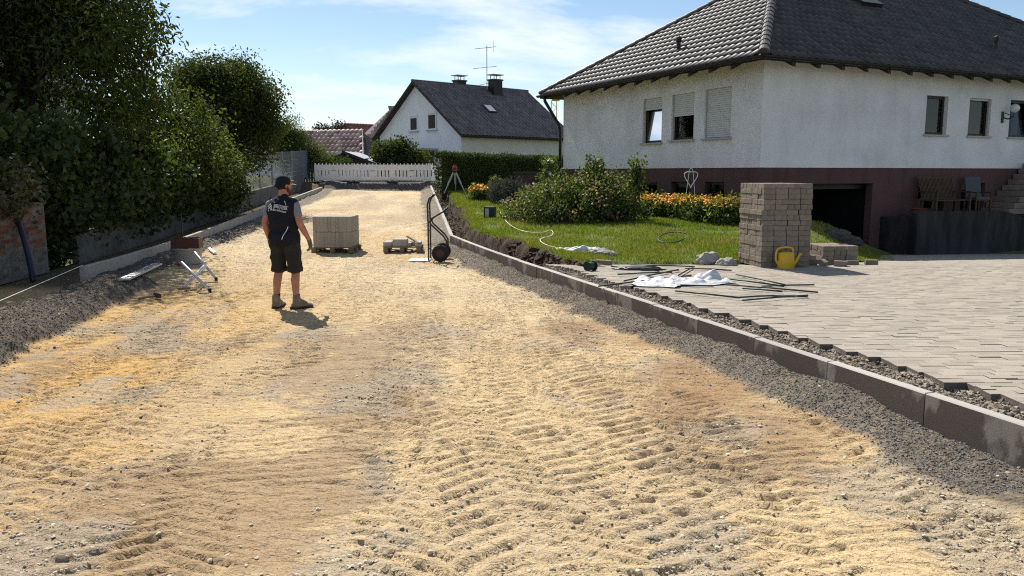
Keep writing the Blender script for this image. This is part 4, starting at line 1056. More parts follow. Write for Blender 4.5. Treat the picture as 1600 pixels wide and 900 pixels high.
def flowers(name, label, base, ells, nb, leafn, leafs=.12, petal='flor', rad=.045):
    r_ = plant(name, label, 'flowers', base, ells, 'leafmid', leafn, 40, .1, leafs, .4, None, 0, 59, .15, 1.5, crown='foliage', up=-.3)
    E_ = np.array(ells); idx = rng.integers(0, len(E_), nb); e = E_[idx]; a = rng.random(nb) * 6.283; q = np.sqrt(rng.random(nb))
    x = e[:, 0] + np.cos(a) * q * e[:, 3]; y = e[:, 1] + np.sin(a) * q * e[:, 4]; z = e[:, 2] + e[:, 5] * (.45 + .6 * np.sqrt(np.clip(1 - q * q, 0, 1))) + rng.normal(0, .04, nb)
    k = 6; t = np.arange(k) / k * 6.283; V = np.zeros((nb, k + 1, 3)); rr = rad * rng.uniform(.7, 1.2, nb)
    V[:, 1:, 0] = np.cos(t) * rr[:, None]; V[:, 1:, 1] = np.sin(t) * rr[:, None]; V[:, 0, 2] = rr * .35
    RM_ = rand_rot(nb); tl = rng.normal(0, .6, (nb, 2)); up_ = np.stack([tl[:, 0], tl[:, 1] - .5, np.ones(nb)], 1); up_ /= np.linalg.norm(up_, axis=1)[:, None]
    ax = np.cross(up_, RM_[:, 0]); ax /= np.linalg.norm(ax, axis=1)[:, None]; ay = np.cross(up_, ax)
    V = V[:, :, :1] * ax[:, None] + V[:, :, 1:2] * ay[:, None] + V[:, :, 2:] * up_[:, None] + np.stack([x, y, z], 1)[:, None]
    Fc = np.array([[0, 1 + i, 1 + (i + 1) % k] for i in range(k)])[None] + (np.arange(nb) * (k + 1))[:, None, None]
    np_mesh('blossom', V.reshape(-1, 3), Fc.reshape(-1, 3), M[petal], r_, np.repeat(rng.random(nb), k + 1)); return r_
el = []
for i in range(9):
    t = i / 8; el.append((-1.75 * t, 3.5 * t, .32, .36, .42, .34))
flowers('marigold_bed', 'long bed of bright orange marigolds along the house plinth', (5.38, 19.75, .5), el, 1700, 260, .13, rad=.032)
flowers('flower_clump', 'small clump of orange flowers by the lavender bush', (-1.15, 28.0, .82), [(0, 0, .25, .36, .35, .26), (.35, .1, .16, .3, .3, .2)], 190, 60, .1, rad=.045)
flowers('rose_standard', 'slender white flowering rose beside the terrace wall', (1.25, 26.9, .75), [(0, 0, 1.25, .2, .2, .25), (-.1, 0, .9, .2, .2, .2)], 22, 40, .09, 'flwhite', .06)
plant('shrub', 'yellowish leafy perennial behind the lavender bush', 'shrub', (-.5, 28.6, .86), [(0, 0, .5, .35, .35, .3), (.3, 0, .35, .3, .3, .25)], 'leaflight', 34, 30, .08, .12, .4, None, 0, 61, .1, 1, crown='foliage')
m = MB(); TRL = thing('trellis', 'white wire heart trellis standing in the marigold bed', 'trellis', (4.72, 21.3, .5))
pts = [(.18 * math.sin(t) ** 3 * 1.0, 0, 1.15 + .03 + .26 * (math.cos(t) * .8 - .28 * math.cos(2 * t))) for t in np.linspace(0, 2 * math.pi, 26)]
m.tube(pts, .012, 6, cap=False); m.build('heart_wire', M['whiteframe'], TRL)
for s_ in (-.12, .12):
    m = MB(); m.tube([(s_, 0, 0), (s_ * .9, 0, .8), (s_ * .4, 0, 1.35), (0, 0, 1.45)], .009, 5); m.build('stake', M['whiteframe'], TRL)

# ------------------------------------------------------------------ BACKGROUND HOUSES
def tiled(root_part, O, U, S, lu, ls, ok, m, tw=.3, sc=1.2):
    U, S = U.normalized(), S.normalized(); Nn = U.cross(S).normalized(); P = []
    ts = TS * sc; w_ = TW * sc
    for j in range(int(ls / ts) + 1):
        for i in range(int(lu / w_) + 1):
            u, s_ = i * w_, j * ts - .05
            if ok(u + w_ / 2, s_ + ts / 2): P.append(O + U * u + S * s_ + Nn * .04)
    P = np.array([p[:] for p in P]); A = np.array(Matrix((U, S, Nn)).transposed()); n = len(P)
    V = (tv * sc) @ A.T; V = V[None] + P[:, None]; Fc = tf[None] + (np.arange(n) * len(tv))[:, None, None]
    o = np_mesh('tile_field', V.reshape(-1, 3), Fc.reshape(-1, 4), m, root_part, np.repeat(rng.random(n), len(tv)), smooth=True); o['kind'] = 'stuff'
def gable_house(name, label, K, ang, wd, ln, zb, ze, zr, wm, tm, ov=.5, gov=.35, side=None, cat='house', trim=None):
    """K = near corner; local X along the long side, local Y along the gable; returns root"""
    r_ = thing(name, label, cat, (K[0], K[1], 0), ang); h2 = wd / 2; sl_ = (zr - ze) / h2
    m = MB(); m.add([(0, 0, zb), (0, wd, zb), (0, wd, ze), (0, h2, zr), (0, 0, ze)], [(0, 1, 2, 3, 4)]); m.add([(ln, 0, zb), (ln, wd, zb), (ln, wd, ze), (ln, h2, zr), (ln, 0, ze)], [(0, 1, 2, 3, 4)]); m.quad((0, wd, zb), (ln, wd, zb), (ln, wd, ze), (0, wd, ze))
    m.build('gable_wall', wm, r_)
    m = MB(); m.quad((0, 0, zb), (ln, 0, zb), (ln, 0, ze), (0, 0, ze)); m.build('side_wall', side or wm, r_)
    m = MB(); t = .16
    for s_ in (0, 1):
        f = (lambda y: y) if s_ == 0 else (lambda y: wd - y)
        a = [(x, f(y), z) for x in (-gov, ln + gov) for y, z in ((-ov, ze - ov * sl_ + .08), (h2, zr + .08))]; b = [(x, y, z - t) for x, y, z in a]
        m.add(a + b, [(0, 2, 3, 1), (4, 5, 7, 6), (0, 1, 5, 4), (2, 6, 7, 3), (0, 4, 6, 2)])
    rf = m.build('roof', trim or M['darkwood'], r_)
    S = Vector((0, h2 + ov, zr - ze + ov * sl_)); ls = S.length
    tiled(rf, Vector((-gov, -ov, ze - ov * sl_ + .08)), Vector((1, 0, 0)), S, ln + 2 * gov - .3, ls - .12, lambda u, s_: True, tm, sc=1.35)
    n = int((ln + 2 * gov) / .42)
    m = MB(); m.tube([(-gov, h2, zr + .1), (ln + gov, h2, zr + .1)], .11, 8); m.build('ridge_tile', tm, rf)
    return r_, rf
DH, DR = gable_house('house', 'white gabled house with two chimneys beyond the barriers', (-3.43, 55), R(41.9), 10.1, 10.4, 1.2, 4.62, 8.2, M['gwall'], M['tilebrown'], .55, .45, M['dwall'])
def gwin(root, y, z, w_=1.0, h=1.15, d=0):
    m = MB(); m.holed((-.05, y - w_ / 2, z - h / 2), Y_, Z_, X_, w_, h, [(.1, w_ - .1, .1, h - .1)], th=.09); wn = m.build('window', M['whiteframe'], root)
    m = MB(); m.box((.0, y, z), (.02, w_ - .2, h - .2)); m.build('pane', M['room'], wn)
    m = MB(); m.box((-.07, y, z - h / 2 - .04), (.16, w_ + .2, .06)); m.build('sill', M['sill'], wn)
    m = MB(); m.box((-.045, y, z + h / 2 - .16), (.02, w_ - .2, .14)); m.build('shutter_box', M['shutter'], wn)
gwin(DH, 5.5, 5.36); gwin(DH, 3.28, 5.42, 1.05, 1.25)
m = MB(); m.box((-.6, 3.9, 3.42), (1.4, 2.6, .14)); m.build('door_canopy', M['sill'], DH)
m = MB(); m.box((-.02, 3.7, 2.2), (.06, 1.2, 2.2)); m.build('door', M['benchwood'], DH)
for x in (3.1, 5.6):
    m = MB(); m.box((x, -.02, 2.85), (1.0, .06, .7)); wn = m.build('window', M['whiteframe'], DH); m = MB(); m.box((x, -.05, 2.8), (.8, .02, .5)); m.build('pane', M['room'], wn)
def chimney(x, y, zt, w_):
    m = MB(); m.box((x, y, (zt + 6) / 2), (w_, w_ * .8, zt - 6)); ch = m.build('chimney', M['gutter'], DR)
    m = MB(); m.box((x, y, zt + .05), (w_ + .12, w_ * .8 + .12, .1)); m.build('chimney_collar', M['coping'], ch)
    for a in (-1, 1):
        for b in (-1, 1):
            m = MB(); m.tube([(x + a * w_ * .35, y + b * w_ * .25, zt + .1), (x + a * w_ * .35, y + b * w_ * .25, zt + .4)], .03, 5); m.build('cap_post', M['galv'], ch)
    m = MB(); m.box((x, y, zt + .43), (w_ * 1.25, w_ * 1.0, .05)); m.build('chimney_cap', M['galv'], ch)
chimney(6.75, 4.3, 8.75, .85); chimney(4.3, 5.6, 8.62, .8)
m = MB(); S = Vector((0, 5.6, 3.9)).normalized(); p = Vector((4.4, 2.2, 4.62 + 2.2 * 3.58 / 5.05 + .22))
m.box(p, (.8, 1.0, .12), rot=Euler((math.atan2(3.58, 5.05), 0, 0))); sk = m.build('skylight', M['gutter'], DR); m = MB(); m.box(p + Vector((0, -.04, .07)), (.62, .8, .02), rot=Euler((math.atan2(3.58, 5.05), 0, 0))); m.build('pane', M['alu'], sk)
m = MB(); m.tube([(10.2, -.08, 4.35), (10.2, -.08, 1.3)], .06, 8); m.tube([(10.2, -.08, 4.35), (10.2, -.5, 4.5)], .06, 8); m.build('downpipe', M['gutter'], DH)
m = MB(); m.tube([(-.45, -.62, 4.24), (10.85, -.62, 4.24)], .08, 8); m.build('gutter', M['gutter'], DH)
AN = thing('antenna', 'tall television aerial mast by the large chimney', 'antenna', DH.matrix_basis @ Vector((6.3, 4.75, 8.0)), R(15))
m = MB(); m.tube([(0, 0, 0), (0, 0, 3.35)], .03, 6); m.build('mast', M['galv'], AN)
for z, L_, n_, ew in ((3.2, 1.5, 5, .5), (1.75, 1.7, 6, .55), (.55, .9, 2, .4)):
    m = MB(); m.tube([(-L_ * .62, 0, z - .12), (L_ * .45, 0, z + .1)], .018, 5); bm_ = m.build('boom', M['galv'], AN)
    for i in range(n_):
        t = i / (n_ - 1); x = -L_ * .6 + t * L_ * 1.03; zz = z - .12 + t * .22
        m = MB(); m.tube([(x, -ew / 2, zz), (x, ew / 2, zz)], .010, 4); m.build('element', M['galv'], bm_)
m = MB(); m.tube([(.5, 0, 2.9), (.5, 0, 3.75)], .015, 5); m.build('whip', M['galv'], AN)
# weathered tile bungalow, carport, red roofed house, hip roof house
gable_house('bungalow', 'low bungalow with weathered pinkish tile roof behind the barriers', (-8.35, 50.5), R(180 - 14), 6.8, 9.0, 1.2, 2.75, 4.45, M['gwall'], M['tilepink'], .4, .3) if False else None
BH = thing('bungalow', 'low bungalow with weathered pinkish tile roof behind the barriers', 'house', (-9.2, 49.6, 0), R(-14))
m = MB(); m.box((-5, 2.4, 1.9), (9.6, 4.6, 1.5)); m.build('wall', M['gwall'], BH)
m = MB(); m.add([(.25, -.3, 2.62), (.25, 5.1, 2.62), (-1.0, 2.4, 4.42), (-10, -.3, 2.62), (-10, 5.1, 2.62), (-10, 2.4, 4.42)], [(0, 2, 5, 3), (1, 4, 5, 2), (0, 1, 2), (3, 5, 4), (0, 3, 4, 1)]); rf = m.build('roof', M['darkwood'], BH)
S = Vector((0, 2.7, 1.8)); tiled(rf, Vector((-10, -.3, 2.64)), Vector((1, 0, 0)), S, 10.2, S.length - .1, lambda u, s_: u < 10.2 - s_ / S.length * 1.25, M['tilepink'], sc=1.25)
m = MB(); m.tube([(.25, -.3, 2.66), (-1.0, 2.4, 4.46), (-10, 2.4, 4.46)], .07, 8); m.build('ridge_tile', M['tilepink'], rf)
CP = thing('carport', 'small dark gabled carport with white verge board behind the barriers', 'shed', (-9.45, 45.6, 0), R(-6))
for x in (-1.3, 1.3):
    m = MB(); m.box((x, 0, 1.9), (.12, .12, 1.4)); m.build('post', M['darkwood'], CP)
for s_ in (-1, 1):
    m = MB(); a = [(0, -.3, 3.0), (0, 3, 3.0), (s_ * 1.75, 3, 2.36), (s_ * 1.75, -.3, 2.36)]; m.add(a + [(x, y, z - .1) for x, y, z in a], [(0, 1, 2, 3), (4, 7, 6, 5), (0, 3, 7, 4), (2, 6, 7, 3)]); m.build('roof_panel', M['galv'] if s_ > 0 else M['sill'], CP)
    m = MB(); m.add([(0, -.33, 3.04), (s_ * 1.8, -.33, 2.38), (s_ * 1.8, -.33, 2.24), (0, -.33, 2.90)], [(0, 1, 2, 3)]); m.add([(0, -.30, 3.04), (s_ * 1.8, -.30, 2.38), (s_ * 1.8, -.30, 2.24), (0, -.30, 2.90)], [(0, 1, 2, 3)]); m.build('verge_board', M['whiteframe'] if s_ < 0 else M['darkwood'], CP)
m = MB(); m.add([(-1.6, -.1, 2.3), (1.6, -.1, 2.3), (0, -.1, 2.9)], [(0, 1, 2)]); m.build('gable_panel', M['darkwood'], CP)
gable_house('house', 'distant house with dull red roof and pale green gable', (-13.6, 76), R(40), 7.4, 7.5, 1.4, 3.9, 6.35, M['greenwall'], M['tilered'], .35, .3, trim=M['darkwood'])
m = MB(); HH = thing('house', 'distant hip roofed house with pink striped tiles hidden behind the white gable', 'house', (-12.3, 66, 0), R(20))
m.box((5, 3, 2.6), (8.6, 6, 3.0)); m.build('wall', M['gwall'], HH)
m = MB(); m.add([(0, -.3, 3.95), (10, -.3, 3.95), (10, 6.3, 3.95), (0, 6.3, 3.95), (3.2, 3, 7.3), (6.8, 3, 7.3)], [(0, 1, 5, 4), (1, 2, 5), (2, 3, 4, 5), (3, 0, 4), (0, 3, 2, 1)]); rf = m.build('roof', M['darkwood'], HH)
S = Vector((0, 3.3, 3.35)); tiled(rf, Vector((0, -.3, 3.97)), Vector((1, 0, 0)), S, 10, S.length, lambda u, s_: s_ / S.length * 3.2 < u < 10 - s_ / S.length * 3.2, M['tilepink'], sc=1.3)
gable_house('house', 'pale house glimpsed through the tall tree at the left edge', (-15.6, 24.0), R(100), 8, 9, .3, 5.0, 8.6, M['gwall'], M['tilebrown'])
# crane mast far away
CR = thing('crane_mast', 'distant lattice crane mast between the gabled house and the white house', 'crane', (7.7, 150, 1.6))
for x in (-.5, .5):
    for y in (-.5, .5):
        m = MB(); m.tube([(x, y, 0), (x, y, 13.3)], .07, 4); m.build('chord', M['yellow'], CR)
m = MB(); 
for i in range(13):
    for y in (-.5, .5): m.tube([(-.5 if i % 2 else .5, y, i), (.5 if i % 2 else -.5, y, i + 1)], .035, 4)
o = m.build('lattice_bars', M['yellow'], CR); o['kind'] = 'stuff'
m = MB(); m.box((.3, 0, 13.4), (1.4, 1.1, .3)); m.build('crane_head', M['yellow'], CR)

# ------------------------------------------------------------------ BARRIERS
def barrier():
    r_ = thing('barrier', '', 'barrier', (0, 0, 0), 0, 'white plastic barriers closing the road')
    L_, H = 1.98, .80; hs = [(.15 + i * .185, .205 + i * .185, .18, .52) for i in range(4)] + [(L_ - .205 - i * .185, L_ - .15 - i * .185, .18, .52) for i in range(4)] + [(.86, 1.12, .47, .51), (.90, .95, .19, .23), (1.03, 1.08, .19, .23)]
    m = MB(); m.holed((-L_ / 2, -.025, .14), X_, Z_, Y_, L_, H, hs, th=.05); m.build('panel', M['barrier'], r_)
    for i in range(11):
        m = MB(); m.box((-L_ / 2 + .04 + i * (L_ - .08) / 10, 0, .14 + H + .03), (.04, .045, .07), ch=.01); m.build('tip', M['barrier'], r_)
    for s_ in (-1, 1):
        m = MB(); m.box((s_ * .86, 0, .05), (.22, .80, .10), ch=.02); m.build('foot', M['rubber'], r_)
        m = MB(); m.box((s_ * .86, 0, .13), (.10, .06, .10)); m.build('clamp', M['whiteframe'], r_)
    return r_
def copy_tree(o, parent=None):
    c = o.copy(); COL.objects.link(c); c.parent = parent
    for ch in o.children: copy_tree(ch, c)
    return c
br = barrier()
for i, lab in enumerate(('white slotted road barrier nearest the mesh fence', 'middle white slotted road barrier closing the far road end', 'white slotted road barrier ending beside the hedge', 'white slotted road barrier set back mostly behind the hedge')):
    o = br if i == 0 else copy_tree(br)
    x = -9.15 + i * 2.0; y = 41.5 + (1.2 if i == 3 else 0) + .05 * (i % 2); o.location = (x - (.3 if i == 3 else 0), y, float(gy(y)) + .005); o.rotation_euler = (0, 0, R((-1, .6, -.4, 3)[i])); o['label'] = lab
WF = thing('picket_fence', 'dark wooden picket fence between mesh fence and barriers', 'fence', (-11.6, 43.2, float(gy(43)) - .05), R(3))
for i in range(11):
    m = MB(); m.add([(x, y, z) for y in (0, .025) for x, z in ((0, 0), (.1, 0), (.1, 1.0), (.05, 1.1), (0, 1.0))], [(0, 1, 2, 3, 4), (9, 8, 7, 6, 5)] + [(i_, i_ + 5, (i_ + 1) % 5 + 5, (i_ + 1) % 5) for i_ in range(5)]); o = m.build('picket', M['darkwood'], WF); o.location.x = i * .14
for z in (.3, .8):
    m = MB(); m.box((.75, .04, z), (1.5, .03, .07)); m.build('rail', M['darkwood'], WF)

# ------------------------------------------------------------------ PERSON
PR = thing('person', 'worker in black vest, cap and shorts standing with his back turned on the dirt road', 'person', (-3.05, 10.72, float(dirt_h(np.array([-3.05]), np.array([10.72]), False)[0]) - .012), R(-16))
HD = Matrix.Translation((.0, .035, 1.665)) @ Matrix.Rotation(R(-27), 4, 'Z') @ Matrix.Rotation(R(-4), 4, 'X')
hp = lambda *p: HD @ Vector(p)
SHO = {-1: ((-.185, -.015, 1.412), (-.262, -.05, 1.165), (-.262, .05, .925)), 1: ((.185, -.01, 1.412), (.262, -.045, 1.165), (.315, .09, .935))}
HANDD = {-1: Vector((.02, .25, -1)).normalized(), 1: Vector((.10, .22, -1)).normalized()}
LEG = {-1: ((-.095, 0, .93), (-.125, .025, .505), (-.135, -.055, .10)), 1: ((.095, 0, .93), (.130, .03, .505), (.150, -.01, .10))}
FOOT = {-1: R(4), 1: R(-38)}
def hand(mb_, s, e=0.):
    w_ = Vector(SHO[s][2]); d = HANDD[s]; f = Vector((0, 1, 0)); f = (f - d * f.dot(d)).normalized(); inn = d.cross(f) * 1.0
    if inn.x * s > 0: inn = -inn                    # palm faces the thigh
    cap(mb_, w_ - d * .01, w_ + d * .025, .027 + e, .030 + e, 10)
    for k, off in enumerate((.027, .009, -.009, -.026)):
        b = w_ + d * .035 + f * off * .8; kn = w_ + d * .092 + f * off
        cap(mb_, b, kn, .016 + e, .0135 + e, 8)
        L_ = (.040, .045, .042, .033)[k]
        d1 = (d * .82 + inn * (.45 + .06 * k)).normalized(); d2 = (d * .45 + inn * (.85 + .05 * k)).normalized()
        p1 = kn + d1 * L_; cap(mb_, kn, p1, .0105 + e, .0095 + e, 8); p2 = p1 + d2 * L_ * .62; cap(mb_, p1, p2, .0093 + e, .0085 + e, 8); p3 = p2 + (d2 * .7 + inn * .5).normalized() * L_ * .42; cap(mb_, p2, p3, .0084 + e, .007 + e, 8)
    t0 = w_ + d * .03 + f * .022 + inn * .01; t1 = t0 + (d * .7 + f * .7 + inn * .35).normalized() * .042; t2 = t1 + (d * .9 + f * .25 + inn * .3).normalized() * .033; t3 = t2 + (d + inn * .35).normalized() * .024
    cap(mb_, t0, t1, .0155 + e, .0125 + e, 8); cap(mb_, t1, t2, .0115 + e, .0105 + e, 8); cap(mb_, t2, t3, .0102 + e, .008 + e, 8)
b = MB()
cap(b, (-.05, 0, .95), (.05, 0, .95), .125, .125); cap(b, (0, -.005, .98), (0, -.005, 1.14), .135, .128, sq=((0, 1, 0), .78)); cap(b, (-.035, -.01, 1.15), (-.06, -.015, 1.34), .125, .13, sq=((0, 1, 0), .8)); cap(b, (.035, -.01, 1.15), (.06, -.015, 1.34), .125, .13, sq=((0, 1, 0), .8))
cap(b, (-.15, -.015, 1.42), (.15, -.015, 1.42), .062, .062); cap(b, (0, -.02, 1.44), hp(0, -.015, -.05), .066, .058)
for s in (-1, 1):
    A0, A1, A2 = SHO[s]; cap(b, A0, A1, .055, .043); cap(b, A1, Vector(A1).lerp(Vector(A2), .3), .043, .046); cap(b, Vector(A1).lerp(Vector(A2), .3), A2, .045, .028); hand(b, s)
    L0_, L1_, L2_ = LEG[s]; cap(b, L0_, L1_, .092, .060); k = Vector(L1_).lerp(Vector(L2_), .30) + Vector((0, -.018, 0)); cap(b, L1_, k, .055, .058); cap(b, k, L2_, .057, .036)
    ft = Matrix.Rotation(FOOT[s], 3, 'Z') @ Vector((0, 1, 0)); cap(b, Vector(L2_) + Vector((0, 0, -.03)), Vector(L2_) + ft * .15 + Vector((0, 0, -.06)), .04, .03)
cap(b, hp(0, -.02, .02), hp(0, .015, .03), .095, .088, 18, sq=(HD.to_3x3() @ Vector((1, 0, 0)), .84)); cap(b, hp(0, .035, -.02), hp(0, .052, -.085), .066, .042, sq=(HD.to_3x3() @ Vector((1, 0, 0)), .9))
cap(b, hp(0, .092, .012), hp(0, .113, -.028), .010, .015, 8); cap(b, hp(-.022, .087, -.064), hp(.022, .087, -.064), .009, .009, 8); cap(b, hp(-.035, .085, .028), hp(.035, .085, .028), .012, .012, 8)
for s in (-1, 1): cap(b, hp(s * .080, -.012, .005), hp(s * .084, -.018, -.035), .022, .014, 8, sq=(HD.to_3x3() @ Vector((1, 0, 0)), .45))
remesh(b, 'body', M['skin'], PR, .0085, 3)
for s in (-1, 1):
    m = MB(); m.lathe([(0, -.011), (.008, -.008), (.0115, 0), (.008, .008), (0, .011)], hp(s * .031, .080, .006), 10); m.build('eye', M['whiteframe'], PR, smooth=True)
# clothes
b = MB()
cap(b, (-.05, -.005, .965), (.05, -.005, .965), .168, .168, 18, sq=((0, 1, 0), .98)); cap(b, (0, -.005, .98), (0, -.005, 1.16), .175, .165, 18, sq=((0, 1, 0), .80)); cap(b, (-.055, -.01, 1.12), (-.085, -.02, 1.35), .145, .145, 18, sq=((0, 1, 0), .86)); cap(b, (.055, -.01, 1.12), (.085, -.02, 1.35), .145, .145, 18, sq=((0, 1, 0), .86))
cap(b, (-.150, -.015, 1.40), (.150, -.015, 1.40), .080, .080, 16); cap(b, (0, -.02, 1.42), (0, -.008, 1.500), .098, .080, 16)
for s in (-1, 1): cap(b, (s * .03, -.018, 1.452), (s * .155, -.014, 1.405), .082, .078, 14)
vest = remesh(b, 'vest', M['navy'], PR, .009, 5, disp=(.024, (6, 6, 13), 3))
b = MB()
cap(b, (-.05, 0, .97), (.05, 0, .97), .142, .142, 18)
for s in (-1, 1):
    L0_, L1_, L2_ = LEG[s]; kk = Vector(L0_).lerp(Vector(L1_), .86); cap(b, L0_, kk, .120, .100, 18); b.lathe([(0.0, 0), (.108, 0), (.112, .05), (.1, .1), (0, .1)], kk + Vector((0, 0, -.06)), 18)
    cap(b, Vector((s * .185, -.01, .80)), Vector((s * .19, -.01, .70)), .048, .052, 12, sq=((1, 0, 0), .5))
remesh(b, 'shorts', M['shorts'], PR, .009, 4, disp=(.022, (9, 9, 13), 9))
for s in (-1, 1):
    A0, A1, A2 = [Vector(q) for q in SHO[s]]; b = MB(); cap(b, A0 + Vector((0, 0, -.01)), A0.lerp(A1, .52), .066, .060, 16); remesh(b, 'sleeve', M['shirt'], PR, .008, 4, disp=(.010, (16, 16, 16), 5 + s))
    b = MB(); hand(b, s, .0028); remesh(b, 'glove', M['glove'], PR, .0062, 2)
    L2_ = Vector(LEG[s][2]); ft = Matrix.Rotation(FOOT[s], 3, 'Z') @ Vector((0, 1, 0)); sd_ = Vector((ft.y, -ft.x, 0))
    b = MB(); cap(b, L2_ + Vector((0, 0, .07)), L2_ + Vector((0, 0, -.02)), .053, .056, 14); cap(b, L2_ - ft * .025 + Vector((0, 0, -.045)), L2_ + ft * .10 + Vector((0, 0, -.05)), .052, .050, 14); cap(b, L2_ + ft * .08 + Vector((0, 0, -.055)), L2_ + ft * .185 + Vector((0, 0, -.062)), .050, .043, 14, sq=((0, 0, 1), .85)); cap(b, L2_ + ft * .02 + Vector((0, 0, .02)), L2_ + ft * .12 + Vector((0, 0, -.03)), .043, .036, 12)
    bo = remesh(b, 'boot', M['boot'], PR, .008, 3)
    b = MB(); cz = -L2_.z + .014
    pr = [(-.075, -.03), (-.09, 0), (-.075, .03)]
    outl = [(-.085, -.028), (-.03, -.044), (.07, -.050), (.16, -.050), (.215, -.032), (.232, 0), (.215, .032), (.16, .050), (.07, .050), (-.03, .044), (-.085, .028), (-.097, 0)]
    vs = [L2_ + ft * u + sd_ * v_ + Vector((0, 0, z)) for z in (cz - .002, cz + .028) for u, v_ in outl]; k = len(outl)
    b.add(vs, [tuple(range(k - 1, -1, -1)), tuple(range(k, 2 * k))] + [(i, (i + 1) % k, (i + 1) % k + k, i + k) for i in range(k)]); b.build('sole', M['sole'], bo)
    b = MB()
    for q in range(4): c_ = L2_ + ft * (.045 + q * .022) + Vector((0, 0, .04 - q * .022)); b.tube([c_ - sd_ * .03, c_ + ft * .012 + Vector((0, 0, .006)), c_ + sd_ * .03], .0035, 5)
    o = b.build('bootlace', M['print'], bo); o['kind'] = 'stuff'
    b = MB(); Lk = Vector(LEG[s][1]).lerp(L2_, .78); cap(b, L2_ + Vector((0, 0, .05)), Lk, .050, .050, 14); remesh(b, 'sock', M['sock'], PR, .008, 3)
# cap, hair, beard
b = MB(); b.lathe([(.0, .118), (.03, .115), (.06, .102), (.085, .075), (.097, .04), (.100, .004), (.096, .0), (.09, .03), (0, .1)], (0, 0, 0), 20, sy=1.12)
b.v = [tuple(HD @ (Matrix.Rotation(R(4), 3, 'X') @ Vector((x * .92, y - .014 - (.012 if z < .03 else 0), z * 1.12 + .004 - .028 * (y < .0) * (z < .06))))) for x, y, z in b.v]; cpo = b.build('cap', M['navy'], PR, smooth=True)
b = MB(); arc = [(math.sin(t) * .078, .075 + math.cos(t) * .10) for t in np.linspace(-1.25, 1.25, 11)]; base = [(math.sin(t) * .080, .070 + math.cos(t) * .022) for t in np.linspace(-1.25, 1.25, 11)]
vs = [HD @ Vector((x, y, .026 - .25 * abs(x) ** 1.3 - (y - .07) * .12 + dz_)) for dz_ in (0, .006) for x, y in base + arc]; fs = []
for k in (0, 22): fs += [(k + i, k + i + 1, k + 11 + i + 1, k + 11 + i) for i in range(10)]
fs += [(11 + i, 12 + i, 34 + i, 33 + i) for i in range(10)]
b.add(vs, fs); b.build('brim', M['print'], cpo, smooth=True)  # pale colour stands in for the light the brim catches
b = MB(); nu, nv = 22, 9; vs = []
for j in range(nv + 1):
    z = .035 - .115 * j / nv; rr = math.sqrt(max(.0, .100 ** 2 - (z - .012) ** 2)) * (1 - .12 * (j / nv) ** 2)
    vs += [hp(rr * .87 * math.cos(t), -.02 + rr * math.sin(t), z) for t in (math.pi * 1.0 - .35 + (math.pi + .7) * i / nu for i in range(nu + 1))]
b.add(vs, [(j * (nu + 1) + i, j * (nu + 1) + i + 1, (j + 1) * (nu + 1) + i + 1, (j + 1) * (nu + 1) + i) for j in range(nv) for i in range(nu)]); b.build('hair', M['hair'], PR, smooth=True)
b = MB(); cap(b, hp(-.058, .02, -.05), hp(-.025, .075, -.092), .022, .024, 10); cap(b, hp(.058, .02, -.05), hp(.025, .075, -.092), .022, .024, 10); cap(b, hp(-.025, .078, -.095), hp(.025, .078, -.095), .027, .027, 10); cap(b, hp(-.03, .098, -.048), hp(.03, .098, -.048), .007, .007, 8); remesh(b, 'beard', M['beard'], PR, .006, 2)
# print on the back of the vest, laid on the cloth
dgv = vest.data; bv = BVHTree.FromPolygons([v.co.copy() for v in dgv.vertices], [tuple(p.vertices) for p in dgv.polygons])
def on_back(pts, lift=.0035):
    r_ = []
    for x, z in pts:
        h = bv.ray_cast(Vector((x, -1, z)), Vector((0, 1, 0)))[0]; r_.append((x, (h.y if h else -.15) - lift, z))
    return r_
def flat_print(name, polys, mm, lift=.0035):
    m = MB()
    for poly in polys: m.add(on_back(poly, lift), [tuple(range(len(poly)))])
    return m.build(name, mm, vest)
def text_print(txt, x, z, size, rot, mm):
    cu = bpy.data.curves.new('t', 'FONT'); cu.body = txt; cu.size = size; cu.fill_mode = 'FRONT'; cu.resolution_u = 2; cu.offset = size * .012
    o = bpy.data.objects.new('t', cu); COL.objects.link(o); dg = bpy.context.evaluated_depsgraph_get(); me = bpy.data.meshes.new_from_object(o.evaluated_get(dg)); bpy.data.objects.remove(o)
    bm_ = bmesh.new(); bm_.from_mesh(me); bmesh.ops.triangulate(bm_, faces=bm_.faces)
    c_, s_ = math.cos(rot), math.sin(rot); pts = [(x + v.co.x * c_ - v.co.y * s_, z + v.co.x * s_ + v.co.y * c_) for v in bm_.verts]; bm_.verts.index_update()
    m = MB(); m.add(on_back(pts), [tuple(v.index for v in f.verts) for f in bm_.faces]); bm_.free()
    return m.build('lettering', mm, vest)
rt = R(-9)
cR, sR = math.cos(rt), math.sin(rt)
def RO(p): return (p[0] * cR - p[1] * sR - .005, p[0] * sR + p[1] * cR + 1.345)
def band(x0, x1, z0, z1, n_=8): return [[RO((x0 + (x1 - x0) * i / n_, z0)), RO((x0 + (x1 - x0) * (i + 1) / n_, z0)), RO((x0 + (x1 - x0) * (i + 1) / n_, z1)), RO((x0 + (x1 - x0) * i / n_, z1))] for i in range(n_)]
lx, lz = RO((-.065, .018)); text_print('BRENZER', lx, lz, .050, rt, M['print'])
flat_print('print_frame', band(-.07, .15, .058, .064) + band(-.072, -.064, -.02, .085, 1), M['print'])
lx, lz = RO((-.065, -.022)); text_print('Straßenbau', lx, lz, .043, rt, M['print'])
